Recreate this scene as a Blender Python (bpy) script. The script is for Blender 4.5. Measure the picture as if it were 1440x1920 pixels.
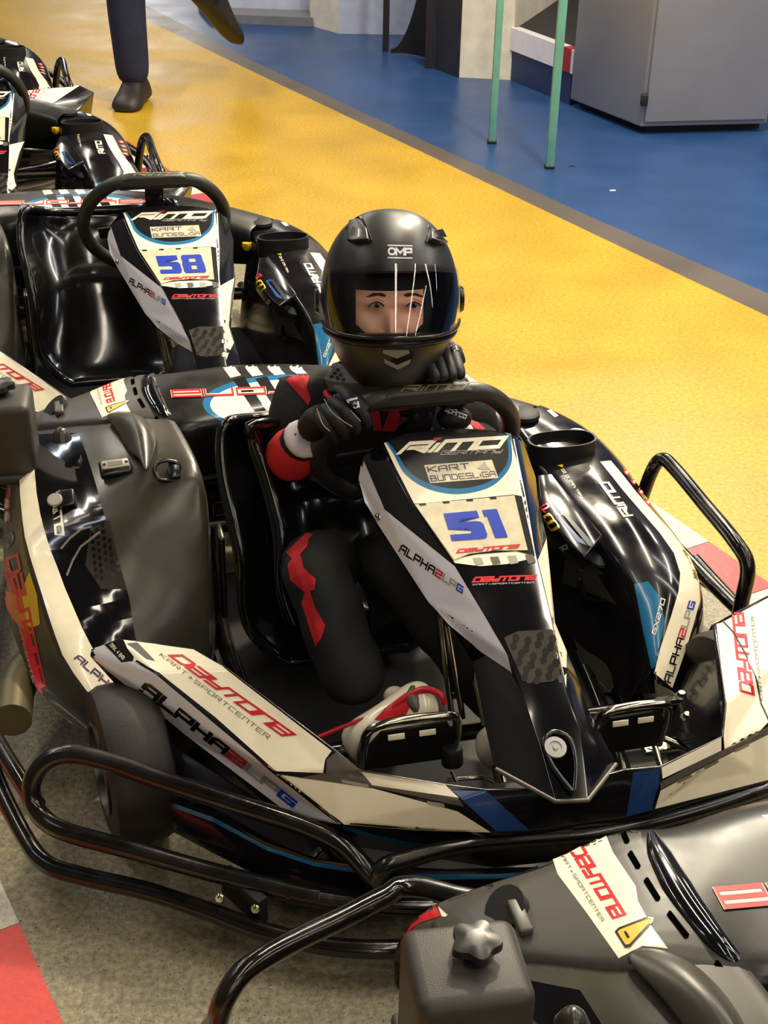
import bpy, bmesh, math, random
from math import sin, cos, radians, pi, sqrt, atan2
from mathutils import Vector, Matrix
from mathutils.bvhtree import BVHTree
random.seed(7)
S = bpy.context.scene
COL = S.collection
for o in list(bpy.data.objects): bpy.data.objects.remove(o)

# ------------------------------------------------------------------ camera
FPX, PITCH, ROLL, HCAM = 2545.0, radians(30.4), radians(1.3), 1.6
F = Vector((0, cos(PITCH), -sin(PITCH)))
R0 = Vector((1, 0, 0)); U0 = R0.cross(F)
R = R0 * cos(ROLL) + U0 * sin(ROLL)
U = U0 * cos(ROLL) - R0 * sin(ROLL)
CAM = Vector((0, 0, HCAM))
cd = bpy.data.cameras.new('camera'); cam = bpy.data.objects.new('camera', cd); COL.objects.link(cam)
cd.sensor_fit = 'VERTICAL'; cd.sensor_height = 24.0; cd.lens = FPX / 1920 * 24.0
cd.clip_start = 0.05; cd.clip_end = 100
cam.matrix_world = Matrix(((R.x, U.x, -F.x, CAM.x), (R.y, U.y, -F.y, CAM.y), (R.z, U.z, -F.z, CAM.z), (0, 0, 0, 1)))
S.camera = cam
# ------------------------------------------------------------------ light
w = bpy.data.worlds.new('world'); S.world = w; w.use_nodes = True
w.node_tree.nodes['Background'].inputs[0].default_value = (.75, .78, 1.0, 1)
w.node_tree.nodes['Background'].inputs[1].default_value = .05

def area(name, loc, rot, sx, sy, power, col=(1, .9, .72)):
    l = bpy.data.lights.new(name, 'AREA'); l.shape = 'RECTANGLE'; l.size = sx; l.size_y = sy
    l.energy = power; l.color = col
    o = bpy.data.objects.new(name, l); o.location = loc; o.rotation_euler = rot; COL.objects.link(o); return o
# long rows of ceiling tubes running along the hall, weaker behind the photographer
for x, pw, c in ((-4.6, 30, (.8, .86, 1)), (-2.6, 30, (1, .9, .76)), (.35, 40, (1, .9, .72)), (2.0, 40, (1, .88, .68)), (4.2, 60, (1, .9, .76))):
    for y0, y1, k in ((-14, -8.5, .3), (-8.1, -2.4, .5), (-1.6, 1.4, .5), (2.4, 5.2, 1.25), (6, 9.5, 1.5)):
        area('tube_light', (x, (y0 + y1) / 2, 3.6), (0, 0, 0), .13, y1 - y0, pw * k * (y1 - y0) / 3.0, c)
# cross rows to the left and right
for y, x0, x1, pw, c in ((1.5, -8.5, -1.7, 26, (.82, .87, 1)), (2.1, -8.5, -2.2, 18, (1, .92, .8)), (1.9, 1.9, 8.5, 34, (1, .93, .84)), (3.4, 2.4, 8.5, 34, (.9, .92, 1))):
    area('tube_light', ((x0 + x1) / 2, y, 3.4), (0, 0, 0), x1 - x0, .13, pw, c)
# bluish fill added at the left to brighten side faces; warm spot ahead on the right
area('left_fill_light', (-3.3, -1.6, 2.7), (radians(62), 0, radians(-62)), 1.4, .5, 95, (.84, .87, 1))
area('spot_light', (.9, 4.6, 3.5), (radians(-22), radians(8), 0), .22, .22, 120, (1, .87, .64))
_l = bpy.data.lights.new('stage_spot', 'SPOT'); _l.energy = 650; _l.color = (1, .9, .7); _l.spot_size = radians(34); _l.spot_blend = .8; _l.shadow_soft_size = .10
_o = bpy.data.objects.new('stage_spot', _l); COL.objects.link(_o); _o.location = (1.9, 8.6, 3.8); _o.rotation_euler = (Vector((-.1, 1.5, 0)) - _o.location).to_track_quat('-Z', 'Y').to_euler()
# bright lamp far down the hall whose sheen lies on the floor
area('far_light', (-3.6, 19, 3.3), (radians(-72), 0, 0), 1.6, 1.4, 80, (1, .93, .82))
S.view_settings.view_transform = 'Standard'; S.view_settings.look = 'None'
S.view_settings.exposure = 0.36; S.view_settings.gamma = 1; S.view_settings.use_curve_mapping = False

# ------------------------------------------------------------------ helpers
def srgb(*c):
    c = [x / 255 for x in c]
    return tuple((x / 12.92 if x <= .04045 else ((x + .055) / 1.055) ** 2.4) for x in c) + (1,)

MATS = {}
def mat(name, col, rough=.5, metal=0, coat=0, noise=None, spec=.5, bump=0, bscale=200, rnoise=0, trans=0):
    m = bpy.data.materials.new(name); m.use_nodes = True; nt = m.node_tree; b = nt.nodes['Principled BSDF']
    c = srgb(*col) if max(col) > 1 else tuple(col) + (1,)
    b.inputs['Base Color'].default_value = c
    b.inputs['Roughness'].default_value = rough; b.inputs['Metallic'].default_value = metal
    b.inputs['Coat Weight'].default_value = coat; b.inputs['Coat Roughness'].default_value = .05
    b.inputs['Specular IOR Level'].default_value = spec
    tc = nt.nodes.new('ShaderNodeTexCoord')
    n = nt.nodes.new('ShaderNodeTexNoise'); nt.links.new(tc.outputs['Object'], n.inputs['Vector'])
    n.inputs['Scale'].default_value = (noise[0] if noise else 14); n.inputs['Detail'].default_value = 5
    amt = noise[1] if noise else .10
    mr = nt.nodes.new('ShaderNodeMapRange'); mr.inputs[1].default_value = .3; mr.inputs[2].default_value = .7
    mr.inputs[3].default_value = 1 - amt; mr.inputs[4].default_value = 1 + amt
    nt.links.new(n.outputs[0], mr.inputs[0])
    mx = nt.nodes.new('ShaderNodeVectorMath'); mx.operation = 'SCALE'; mx.inputs[0].default_value = c[:3]
    nt.links.new(mr.outputs[0], mx.inputs['Scale']); nt.links.new(mx.outputs[0], b.inputs['Base Color'])
    if rnoise:
        n2 = nt.nodes.new('ShaderNodeTexNoise'); n2.inputs['Scale'].default_value = 9; n2.inputs['Detail'].default_value = 8
        nt.links.new(tc.outputs['Object'], n2.inputs['Vector'])
        m2 = nt.nodes.new('ShaderNodeMapRange'); m2.inputs[1].default_value = .35; m2.inputs[2].default_value = .7
        m2.inputs[3].default_value = max(.02, rough - rnoise); m2.inputs[4].default_value = rough + rnoise
        nt.links.new(n2.outputs[0], m2.inputs[0]); nt.links.new(m2.outputs[0], b.inputs['Roughness'])
    if bump:
        n3 = nt.nodes.new('ShaderNodeTexNoise'); n3.inputs['Scale'].default_value = bscale; n3.inputs['Detail'].default_value = 3
        nt.links.new(tc.outputs['Object'], n3.inputs['Vector'])
        bp = nt.nodes.new('ShaderNodeBump'); bp.inputs['Strength'].default_value = bump; bp.inputs['Distance'].default_value = .002
        nt.links.new(n3.outputs[0], bp.inputs['Height']); nt.links.new(bp.outputs[0], b.inputs['Normal'])
    MATS[name] = m; return m

GLOSS = mat('gloss_black_plastic', (16, 15, 19), .13, coat=.5, rnoise=.06)
GLOSS2 = mat('worn_gloss_black', (20, 18, 22), .2, coat=.3, rnoise=.12, noise=(30, .25))
MATTE = mat('matte_black_plastic', (62, 60, 52), .3, rnoise=.08, noise=(8, .25))
BOX = mat('grained_black_plastic', (52, 49, 44), .48, bump=.25, bscale=700)
DARK = mat('dark_rubber', (13, 12, 12), .6)
TYRE = mat('tyre_rubber', (30, 26, 22), .55, noise=(40, .25), bump=.3, bscale=300)
TUBE = mat('black_painted_tube', (18, 15, 14), .24, coat=.35, noise=(22, .5), rnoise=.14, bump=.15, bscale=60)
SEAT = mat('gloss_seat_shell', (13, 13, 13), .15, coat=.4, rnoise=.05)
WHITE = mat('cream_vinyl', (248, 238, 210), .22, coat=.4, noise=(30, .04))
WHITE2 = mat('white_vinyl', (230, 228, 238), .2, coat=.4, noise=(30, .04))
PLATE = mat('worn_plate_white', (205, 196, 168), .3, noise=(60, .12))
RED = mat('red_vinyl', (200, 34, 44), .3)
ORANGE = mat('orange_vinyl', (215, 105, 35), .3)
YELLOW = mat('yellow_vinyl', (225, 180, 40), .3)
BLUE = mat('blue_vinyl', (38, 112, 158), .22, coat=.3)
DBLUE = mat('deep_blue_vinyl', (34, 66, 120), .22, coat=.3)
NUMBLUE = mat('number_blue', (24, 58, 176), .3)
GREY = mat('grey_vinyl', (92, 86, 78), .35)
LGREY = mat('light_grey_vinyl', (160, 155, 145), .35)
INK = mat('black_vinyl', (14, 13, 16), .25, coat=.3)
TAN = mat('tan_print', (128, 118, 92), .5)
HEXC = mat('brown_hex_print', (44, 38, 30), .65, spec=.2)
CHROME = mat('polished_steel', (190, 184, 168), .16, metal=1)
STEEL = mat('dull_steel', (110, 106, 98), .35, metal=1)
SILVER = mat('silver_strip', (116, 112, 100), .35, metal=.3)
DISC = mat('grey_disc', (165, 162, 160), .4)
CLOTH = mat('black_suit_cloth', (17, 16, 17), .8, noise=(18, .35), bump=.5, bscale=120)
REDCLOTH = mat('red_suit_cloth', (190, 22, 34), .75, noise=(25, .2))
WHITECLOTH = mat('white_suit_cloth', (214, 204, 208), .8)
GLOVE = mat('black_glove', (16, 15, 19), .6, bump=.3, bscale=200)
HELMET = mat('matte_black_helmet', (42, 42, 42), .36, noise=(5, .1))
HELMET2 = mat('satin_black_helmet', (26, 25, 27), .2)
SKIN = mat('skin', (242, 184, 156), .5, noise=(12, .06), spec=.3)
EYEW = mat('eye_white', (205, 195, 188), .2)
IRIS = mat('iris_brown', (62, 44, 34), .15)
BROW = mat('dark_brown_hair', (48, 34, 27), .8)
LIP = mat('lip', (178, 108, 92), .5)
GRIP = mat('steering_rubber', (44, 43, 38), .42, bump=.25, bscale=400)
NAVY = mat('navy_trouser_cloth', (28, 34, 62), .85, noise=(15, .25))
SHOEM = mat('dark_shoe', (36, 30, 28), .5)
YTRIM = mat('seam_thread', (150, 150, 140), .7)

VOID = mat('unlit_black_opening', (5, 5, 5), 1, spec=0)
REARM = mat('satin_black_bodywork', (22, 20, 18), .34, rnoise=.1, noise=(20, .2))
KNOBM = mat('dark_knob_plastic', (34, 33, 30), .3)

def visor_mat():
    m = bpy.data.materials.new('clear_visor'); m.use_nodes = True; nt = m.node_tree
    for n in list(nt.nodes): nt.nodes.remove(n)
    out = nt.nodes.new('ShaderNodeOutputMaterial'); mix = nt.nodes.new('ShaderNodeMixShader')
    tr = nt.nodes.new('ShaderNodeBsdfTransparent'); tr.inputs[0].default_value = (.95, .95, .97, 1)
    gl = nt.nodes.new('ShaderNodeBsdfGlossy'); gl.inputs['Roughness'].default_value = .03
    fr = nt.nodes.new('ShaderNodeFresnel'); fr.inputs[0].default_value = 1.6
    nt.links.new(fr.outputs[0], mix.inputs[0]); nt.links.new(tr.outputs[0], mix.inputs[1]); nt.links.new(gl.outputs[0], mix.inputs[2])
    nt.links.new(mix.outputs[0], out.inputs[0]); return m
VISOR = visor_mat()

def tag(o, label=None, cat=None, group=None, kind=None):
    if label: o['label'] = label
    if cat: o['category'] = cat
    if group: o['group'] = group
    if kind: o['kind'] = kind
    return o
def empty(name, loc=(0, 0, 0), rz=0):
    o = bpy.data.objects.new(name, None); o.empty_display_size = .1; COL.objects.link(o)
    o.location = loc; o.rotation_euler = (0, 0, rz); return o
def link(name, me, m=None, parent=None, smooth=True, label=None):
    if m is not None:
        for mm in (m if isinstance(m, (list, tuple)) else [m]): me.materials.append(mm)
    for p in me.polygons: p.use_smooth = smooth
    o = bpy.data.objects.new(name, me); COL.objects.link(o)
    if parent: o.parent = parent
    if label: o['label'] = label
    return o
def clean(bm):
    bmesh.ops.remove_doubles(bm, verts=bm.verts, dist=1e-5)
    bmesh.ops.recalc_face_normals(bm, faces=bm.faces)
def frombm(name, bm, m, parent=None, smooth=True, label=None):
    me = bpy.data.meshes.new(name); bm.to_mesh(me); bm.free(); return link(name, me, m, parent, smooth, label)
def bake(o):
    """apply the modifiers of o"""
    dg = bpy.context.evaluated_depsgraph_get(); dg.update()
    me = bpy.data.meshes.new_from_object(o.evaluated_get(dg)); sm = [p.use_smooth for p in me.polygons]
    o.modifiers.clear(); o.data = me; return o
def mesh(name, verts, faces, m, parent=None, smooth=True, bevel=0, solid=0, sub=0, label=None, fmats=None, offset=-1, segs=2):
    me = bpy.data.meshes.new(name); me.from_pydata([tuple(v) for v in verts], [], faces); me.update()
    bm = bmesh.new(); bm.from_mesh(me)
    bmesh.ops.recalc_face_normals(bm, faces=bm.faces)
    bm.to_mesh(me); bm.free()
    o = link(name, me, m, parent, smooth, label)
    if fmats:
        for i, k in enumerate(fmats): me.polygons[i].material_index = k
    if solid:
        md = o.modifiers.new('s', 'SOLIDIFY'); md.thickness = solid; md.offset = offset
    if bevel:
        md = o.modifiers.new('b', 'BEVEL'); md.width = bevel; md.segments = segs; md.limit_method = 'ANGLE'; md.angle_limit = radians(25)
    if sub:
        md = o.modifiers.new('u', 'SUBSURF'); md.levels = sub; md.render_levels = sub
    if solid or bevel or sub: bake(o)
    if bevel or smooth:
        try: o.data.set_sharp_from_angle(angle=radians(48))
        except Exception: pass
    return o
def box(name, c, s, m, parent=None, rot=(0, 0, 0), bevel=.003, label=None, segs=2):
    bm = bmesh.new(); bmesh.ops.create_cube(bm, size=1)
    bmesh.ops.scale(bm, vec=s, verts=bm.verts)
    if bevel: bmesh.ops.bevel(bm, geom=bm.edges, offset=bevel, segments=segs, affect='EDGES', profile=.5)
    from mathutils import Euler
    bmesh.ops.rotate(bm, cent=(0, 0, 0), matrix=Euler(rot).to_matrix(), verts=bm.verts)
    bmesh.ops.translate(bm, vec=c, verts=bm.verts)
    o = frombm(name, bm, m, parent, True, label)
    o.data.set_sharp_from_angle(angle=radians(48)); return o
def smooth_path(pts, n=6, closed=False):
    pts = [Vector(p) for p in pts if p is not None]; out = []; N = len(pts)
    rng = range(N if closed else N - 1)
    for i in rng:
        if closed: p0, p1, p2, p3 = pts[i - 1], pts[i], pts[(i + 1) % N], pts[(i + 2) % N]
        else: p0, p1, p2, p3 = pts[max(i - 1, 0)], pts[i], pts[i + 1], pts[min(i + 2, N - 1)]
        for k in range(n):
            t = k / n
            out.append(.5 * ((2 * p1) + (p2 - p0) * t + (2 * p0 - 5 * p1 + 4 * p2 - p3) * t * t + (3 * p1 - p0 - 3 * p2 + p3) * t ** 3))
    if not closed: out.append(pts[-1])
    return out
def tube(name, pts, r, m, parent=None, n=10, closed=False, sm=6, label=None, flat=1.0, caps=True, bm_in=None):
    P = smooth_path(pts, sm, closed) if sm else [Vector(p) for p in pts]
    bm = bm_in or bmesh.new(); rings = []; N = len(P)
    rr = r if isinstance(r, (list, tuple)) else None
    up = Vector((0, 0, 1)); nrm = None
    for i, p in enumerate(P):
        if closed: t = (P[(i + 1) % N] - P[i - 1])
        else: t = P[min(i + 1, N - 1)] - P[max(i - 1, 0)]
        t.normalize()
        if nrm is None:
            nrm = up - t * up.dot(t)
            if nrm.length < .05: nrm = Vector((1, 0, 0)) - t * t.x
        else: nrm = nrm - t * nrm.dot(t)
        nrm.normalize(); bi = t.cross(nrm)
        if rr: f = i / (N - 1) * (len(rr) - 1); k = min(int(f), len(rr) - 2); q = rr[k] + (rr[k + 1] - rr[k]) * (f - k)
        else: q = r
        rings.append([bm.verts.new(p + nrm * (q * flat * cos(a)) + bi * (q * sin(a))) for a in [2 * pi * j / n for j in range(n)]])
    L = N if closed else N - 1
    for i in range(L):
        a, b = rings[i], rings[(i + 1) % N]
        for j in range(n): bm.faces.new((a[j], a[(j + 1) % n], b[(j + 1) % n], b[j]))
    if not closed and caps: bm.faces.new(rings[0]); bm.faces.new(rings[-1][::-1])
    if bm_in: return None
    bmesh.ops.recalc_face_normals(bm, faces=bm.faces)
    o = frombm(name, bm, m, parent, True, label); o.data.set_sharp_from_angle(angle=radians(50)); return o
def lathe(name, prof, m, parent=None, mtx=Matrix(), n=24, label=None, smooth=True):
    """prof: (radius, height) list, revolved about local z, then mtx"""
    bm = bmesh.new(); rings = []
    for r_, h in prof:
        if r_ < 1e-6: rings.append([bm.verts.new(mtx @ Vector((0, 0, h)))])
        else: rings.append([bm.verts.new(mtx @ Vector((r_ * cos(2 * pi * j / n), r_ * sin(2 * pi * j / n), h))) for j in range(n)])
    for a, b in zip(rings, rings[1:]):
        if len(a) == 1 and len(b) == 1: continue
        for j in range(n):
            k = (j + 1) % n
            if len(a) == 1: bm.faces.new((a[0], b[j], b[k]))
            elif len(b) == 1: bm.faces.new((a[j], a[k], b[0]))
            else: bm.faces.new((a[j], a[k], b[k], b[j]))
    bmesh.ops.recalc_face_normals(bm, faces=bm.faces)
    o = frombm(name, bm, m, parent, smooth, label); o.data.set_sharp_from_angle(angle=radians(40)); return o
def frame_mtx(loc, z, x=None):
    z = Vector(z).normalized(); x = Vector(x) if x else (Vector((1, 0, 0)) if abs(z.x) < .9 else Vector((0, 1, 0)))
    x = (x - z * x.dot(z)).normalized(); y = z.cross(x); l = Vector(loc)
    return Matrix(((x.x, y.x, z.x, l.x), (x.y, y.y, z.y, l.y), (x.z, y.z, z.z, l.z), (0, 0, 0, 1)))

# ---- photograph measuring: each kart stands in its own frame (u forward, v to its left, z up)
PSI = radians(14)
O51 = Vector((.13, 1.9, 0))
def l2w_off(du, dv): return Vector((O51.x + du * sin(PSI) + dv * cos(PSI), O51.y - du * cos(PSI) + dv * sin(PSI), 0))
POSE = {'51': O51, '58': l2w_off(-1.29, -.34), 'F': l2w_off(1.46, .48), '3': l2w_off(-2.59, -.82), '4': l2w_off(-3.85, -1.07)}
RZ = PSI - pi / 2
def ray(px, py): return (F + R * ((px - 720) / FPX) + U * ((960 - py) / FPX))
def to_l(p, k):
    d = p - POSE[k]; return Vector((d.x * sin(PSI) - d.y * cos(PSI), d.x * cos(PSI) + d.y * sin(PSI), p.z))
def lray(px, py, k='51'):
    o = to_l(CAM, k); return o, (to_l(CAM + ray(px, py), k) - o).normalized()
def at(px, py, z, k='51'):
    o, d = lray(px, py, k); return o + d * ((z - o.z) / d.z)
def atp(px, py, p0, n, k='51'):
    o, d = lray(px, py, k); return o + d * ((Vector(p0) - o).dot(n) / d.dot(n))
def atu(px, py, u, k='51'):
    o, d = lray(px, py, k); return o + d * ((u - o.x) / d.x)
def ground(px, py, z=0):
    d = ray(px, py); return CAM + d * ((z - CAM.z) / d.z)

def bvh_of(objs):
    vs, fs = [], []
    for o in (objs if isinstance(objs, (list, tuple)) else [objs]):
        b = len(vs); vs += [v.co.copy() for v in o.data.vertices]; o.data.calc_loop_triangles(); fs += [tuple(b + i for i in p.vertices) for p in o.data.loop_triangles]
    return BVHTree.FromPolygons(vs, fs)
BV = {}
def caster(objs):
    key = tuple(o.name for o in (objs if isinstance(objs, (list, tuple)) else [objs]))
    if key not in BV: BV[key] = bvh_of(objs)
    return BV[key]
def cast(px, py, bv, k='51', lift=.001, world=False):
    if world: o, d = CAM.copy(), ray(px, py).normalized()
    else: o, d = lray(px, py, k)
    h, n, i, dist = bv.ray_cast(o, d)
    if h is None: return None
    if n.dot(d) > 0: n = -n
    return h + n * lift

GL = {  # stroke letters on a unit square: lists of polylines, width
 'D': ([[(0,0),(.85,0),(1,.2),(1,.8),(.85,1),(0,1),(0,0)]],1), 'A': ([[(0,1),(1,1),(1,0),(0,0),(0,.5),(1,.5)]],1),
 'a': ([[(0,0),(0,.8),(.25,1),(1,1),(1,0)],[(0,.45),(1,.45)]],1), 'Y': ([[(0,1),(0,.4),(1,.4)],[(1,1),(1,0),(.2,0)]],1),
 'T': ([[(0,1),(1,1)],[(.5,1),(.5,0)]],1), 'O': ([[(0,0),(1,0),(1,1),(0,1),(0,0)]],1), 'N': ([[(0,0),(0,1),(1,1),(1,0)]],1),
 'R': ([[(0,0),(0,1),(1,1),(1,.45),(.25,.45)],[(.5,.45),(1.05,0)]],1.05), 'I': ([[(.1,0),(.1,.66)]],.2), 'i': ([[(.1,.84),(.1,1.08)]],.2),
 'M': ([[(0,0),(0,1),(1.4,1),(1.4,0)],[(.7,1),(.7,0)]],1.4), 'L': ([[(0,1),(0,0),(.9,0)]],.9), 'P': ([[(0,0),(0,1),(1,1),(1,.4),(0,.4)]],1),
 'H': ([[(0,0),(0,1)],[(1,0),(1,1)],[(0,.5),(1,.5)]],1), '2': ([[(0,1),(1,1),(1,.5),(0,.5),(0,0),(1,0)]],1),
 'G': ([[(1,1),(0,1),(0,0),(1,0),(1,.5),(.45,.5)]],1), 'E': ([[(1,1),(0,1),(0,0),(1,0)],[(0,.5),(.9,.5)]],1), 'S': ([[(1,1),(0,1),(0,.5),(1,.5),(1,0),(0,0)]],1),
 'B': ([[(0,0),(0,1),(.9,1),(.9,.5),(1,.5),(1,0),(0,0)],[(0,.5),(.9,.5)]],1), 'U': ([[(0,1),(0,0),(1,0),(1,1)]],1), 'K': ([[(0,0),(0,1)],[(1,1),(.1,.5),(1,0)]],1),
 'C': ([[(1,1),(0,1),(0,0),(1,0)]],1), '5': ([[(1,1),(.05,1),(.05,.52),(.85,.52),(1,.4),(1,.1),(.88,0),(0,0)]],1), '1': ([[(.05,1),(.5,1),(.5,0)]],.62),
 '8': ([[(.1,0),(.9,0),(1,.12),(1,.4),(.88,.52),(.95,.64),(.95,.88),(.85,1),(.15,1),(.05,.88),(.05,.64),(.12,.52),(0,.4),(0,.12),(.1,0)],[(.12,.52),(.88,.52)]],1),
 '0': ([[(0,0),(1,0),(1,1),(0,1),(0,0)]],1), '7': ([[(0,1),(1,1),(.5,0)]],1), 'X': ([[(0,0),(1,1)],[(0,1),(1,0)]],1), 'm': ([[(0,0),(0,1),(.65,.25),(1.3,1),(1.3,0)]],1.3), 'q': ([[(.25,0),(.8,0),(1.05,.25),(1.05,.75),(.8,1),(.25,1),(0,.75),(0,.25),(.25,0)]],1.05), '4': ([[(.8,0),(.8,1),(0,.35),(1,.35)]],1),
 '.': ([[(.1,0),(.1,.12)]],.2), ' ': ([], .5), '+': ([[(.1,.4),(.9,.4)],[(.5,0),(.5,.8)]],1), 's': ([[(1,.7),(0,.7),(0,.35),(1,.35),(1,0),(0,0)]],1),
 'p': ([[(0,-.35),(0,.7),(1,.7),(1,0),(0,0)]],1), 'c': ([[(1,.7),(0,.7),(0,0),(1,0)]],1), 'r': ([[(0,0),(0,.7),(.7,.7)]],.7), 'o': ([[(0,0),(1,0),(1,.7),(0,.7),(0,0)]],1), 'e': ([[(0,.7),(1,.7),(1,.35),(0,.35)],[(0,.7),(0,0),(1,0)]],1), 'l': ([[(.1,0),(.1,1)]],.2),
 'F': ([[(1,1),(0,1),(0,0)],[(0,.5),(.8,.5)]],1), '(': ([[(.9,1),(.1,1),(0,.85),(0,.6),(.1,.52),(.9,.48),(1,.4),(1,.15),(.9,0),(.1,0)]],1), '*': ([[(.5,.62),(.4,.5),(.5,.4),(.6,.5),(.5,.62)]],1)}
def strokes(text, t=.17, aspect=.9, gap=.28, slant=.0, only=None):
    """quads of a stroke-lettered text; returns quads normalised to x 0..1, y 0..1; only: letter indices kept"""
    segs = []; x = 0
    for ci, ch in enumerate(text):
        pl, wd = GL[ch]
        if only is None or ci in only:
            for line in pl:
                pts = [Vector((x + p[0] * aspect, t / 2 + p[1] * (1 - t), 0)) for p in line]
                closed = (pts[0] - pts[-1]).length < 1e-6; n = len(pts) - 1
                Lp, Rp = [], []
                for i, p in enumerate(pts):
                    if closed: a, b = pts[i - 1] if i > 0 else pts[-2], pts[i + 1] if i < n else pts[1]
                    else: a, b = pts[max(i - 1, 0)], pts[min(i + 1, n)]
                    d1 = (p - a).normalized() if (p - a).length > 1e-9 else (b - p).normalized()
                    d2 = (b - p).normalized() if (b - p).length > 1e-9 else d1
                    n1 = Vector((-d1.y, d1.x, 0)); n2 = Vector((-d2.y, d2.x, 0)); mt = (n1 + n2)
                    mt = mt.normalized() if mt.length > .2 else n1
                    s = t / 2 / max(.5, mt.dot(n1))
                    e = Vector((0, 0, 0))
                    if not closed and i == 0: e = -d2 * t / 2
                    if not closed and i == n: e = d1 * t / 2
                    Lp.append(p + mt * s + e); Rp.append(p - mt * s + e)
                for i in range(n): segs.append((Rp[i], Rp[i + 1], Lp[i + 1], Lp[i]))
        x += wd * aspect + gap
    W = x - gap
    return [[(q.x / W + slant * (q.y - .5) / W, q.y) for q in s] for s in segs]
def bil(q, s, t):
    (a, b, c, d) = q
    return ((a[0] * (1 - s) + b[0] * s) * (1 - t) + (d[0] * (1 - s) + c[0] * s) * t, (a[1] * (1 - s) + b[1] * s) * (1 - t) + (d[1] * (1 - s) + c[1] * s) * t)
def decal_bm(polys, bv, k, lift, world=False, maxlen=14):
    """polys: lists of pixel polygons, cut finely and laid on the surface"""
    bm = bmesh.new()
    for poly in polys:
        vs = [bm.verts.new((p[0], p[1], 0)) for p in poly]
        try: bm.faces.new(vs)
        except Exception: pass
    bmesh.ops.triangulate(bm, faces=[f for f in bm.faces if len(f.verts) > 4])
    for _ in range(6):
        ed = [e for e in bm.edges if e.calc_length() > maxlen]
        if not ed: break
        bmesh.ops.subdivide_edges(bm, edges=ed, cuts=1, use_grid_fill=True)
        bmesh.ops.triangulate(bm, faces=[f for f in bm.faces if len(f.verts) > 4])
    dead = []
    for v in bm.verts:
        c = cast(v.co.x, v.co.y, bv, k, lift, world)
        if c is None: dead.append(v)
        else: v.co = c
    if dead: bmesh.ops.delete(bm, geom=dead, context='VERTS')
    lens = [e for e in bm.edges if e.calc_length() > .22]
    if lens and not world: bmesh.ops.delete(bm, geom=lens, context='EDGES')
    return bm
def orient(bm, k='51', world=False):
    o = CAM if world else to_l(CAM, k)
    for f in bm.faces:
        f.normal_update()
        if f.normal.dot(o - f.calc_center_median()) < 0: f.normal_flip()
def sticker(name, poly, target, m, parent=None, k='51', lift=.0012, label=None, world=False, maxlen=9):
    polys = poly if isinstance(poly[0][0], (list, tuple)) else [poly]
    bm = decal_bm(polys, caster(target), k, lift * .6, world, maxlen)
    if not bm.faces: print('EMPTY', name); bm.free(); return None
    orient(bm, k, world)
    if parent is None: parent = target[0] if isinstance(target, (list, tuple)) else target
    return frombm(name, bm, m, parent, True, label)
def text(name, s, quad, target, m, parent=None, k='51', lift=.0022, t=.17, gap=.28, slant=0, aspect=.9, only=None, label=None, world=False):
    """quad: bottom-left, bottom-right, top-right, top-left as the word reads"""
    polys = [[bil(quad, *p) for p in q] for q in strokes(s, t, aspect, gap, slant, only)]
    return sticker(name, polys, target, m, parent, k, lift, label, world)
def ellipse(cx, cy, rx, ry, n=28, a0=0, a1=360, rot=0):
    out = []
    for i in range(n):
        a = radians(a0 + (a1 - a0) * i / (n if a1 - a0 == 360 else n - 1)); x, y = rx * cos(a), ry * sin(a); r_ = radians(rot)
        out.append((cx + x * cos(r_) - y * sin(r_), cy + x * sin(r_) + y * cos(r_)))
    return out
def band(p, q): return [[p[i], p[i + 1], q[i + 1], q[i]] for i in range(len(p) - 1)]

# ================================================================== THE HALL
def floor_mat(name, col, rough, speck=0, bump=.3, glare=.1, ns=3.0, spark=False, amt=.12):
    m = bpy.data.materials.new(name); m.use_nodes = True; nt = m.node_tree; b = nt.nodes['Principled BSDF']; L = nt.links.new
    tc = nt.nodes.new('ShaderNodeTexCoord')
    a = nt.nodes.new('ShaderNodeTexNoise'); a.inputs['Scale'].default_value = ns; a.inputs['Detail'].default_value = 6
    f = nt.nodes.new('ShaderNodeTexNoise'); f.inputs['Scale'].default_value = 95; f.inputs['Detail'].default_value = 4
    v = nt.nodes.new('ShaderNodeTexNoise'); v.inputs['Scale'].default_value = 230; v.inputs['Detail'].default_value = 2
    for n in (a, f, v): L(tc.outputs['Object'], n.inputs['Vector'])
    def mr(src, lo, hi, o0, o1):
        n = nt.nodes.new('ShaderNodeMapRange'); n.inputs[1].default_value = lo; n.inputs[2].default_value = hi; n.inputs[3].default_value = o0; n.inputs[4].default_value = o1
        L(src, n.inputs[0]); return n.outputs[0]
    m1 = mr(a.outputs[0], .3, .7, 1 - amt, 1 + amt); m2 = mr(f.outputs[0], .32, .68, 1 - speck, 1 + speck * .6); m3 = mr(v.outputs[0], .62, .7, 1, 1 - min(.9, speck * 2.2))
    q = nt.nodes.new('ShaderNodeMath'); q.operation = 'MULTIPLY'; L(m1, q.inputs[0]); L(m2, q.inputs[1])
    q2 = nt.nodes.new('ShaderNodeMath'); q2.operation = 'MULTIPLY'; L(q.outputs[0], q2.inputs[0]); L(m3, q2.inputs[1])
    s = nt.nodes.new('ShaderNodeVectorMath'); s.operation = 'SCALE'; s.inputs[0].default_value = srgb(*col)[:3]; L(q2.outputs[0], s.inputs['Scale']); L(s.outputs[0], b.inputs['Base Color'])
    L(mr(a.outputs[0], .3, .7, rough - .08, rough + .08), b.inputs['Roughness'])
    bp = nt.nodes.new('ShaderNodeBump'); bp.inputs['Strength'].default_value = bump; bp.inputs['Distance'].default_value = .0025; L(f.outputs[0], bp.inputs['Height']); L(bp.outputs[0], b.inputs['Normal'])
    return m
FY = floor_mat('yellow_floor_paint', (180, 143, 32), .46, .26, .35)
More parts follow.
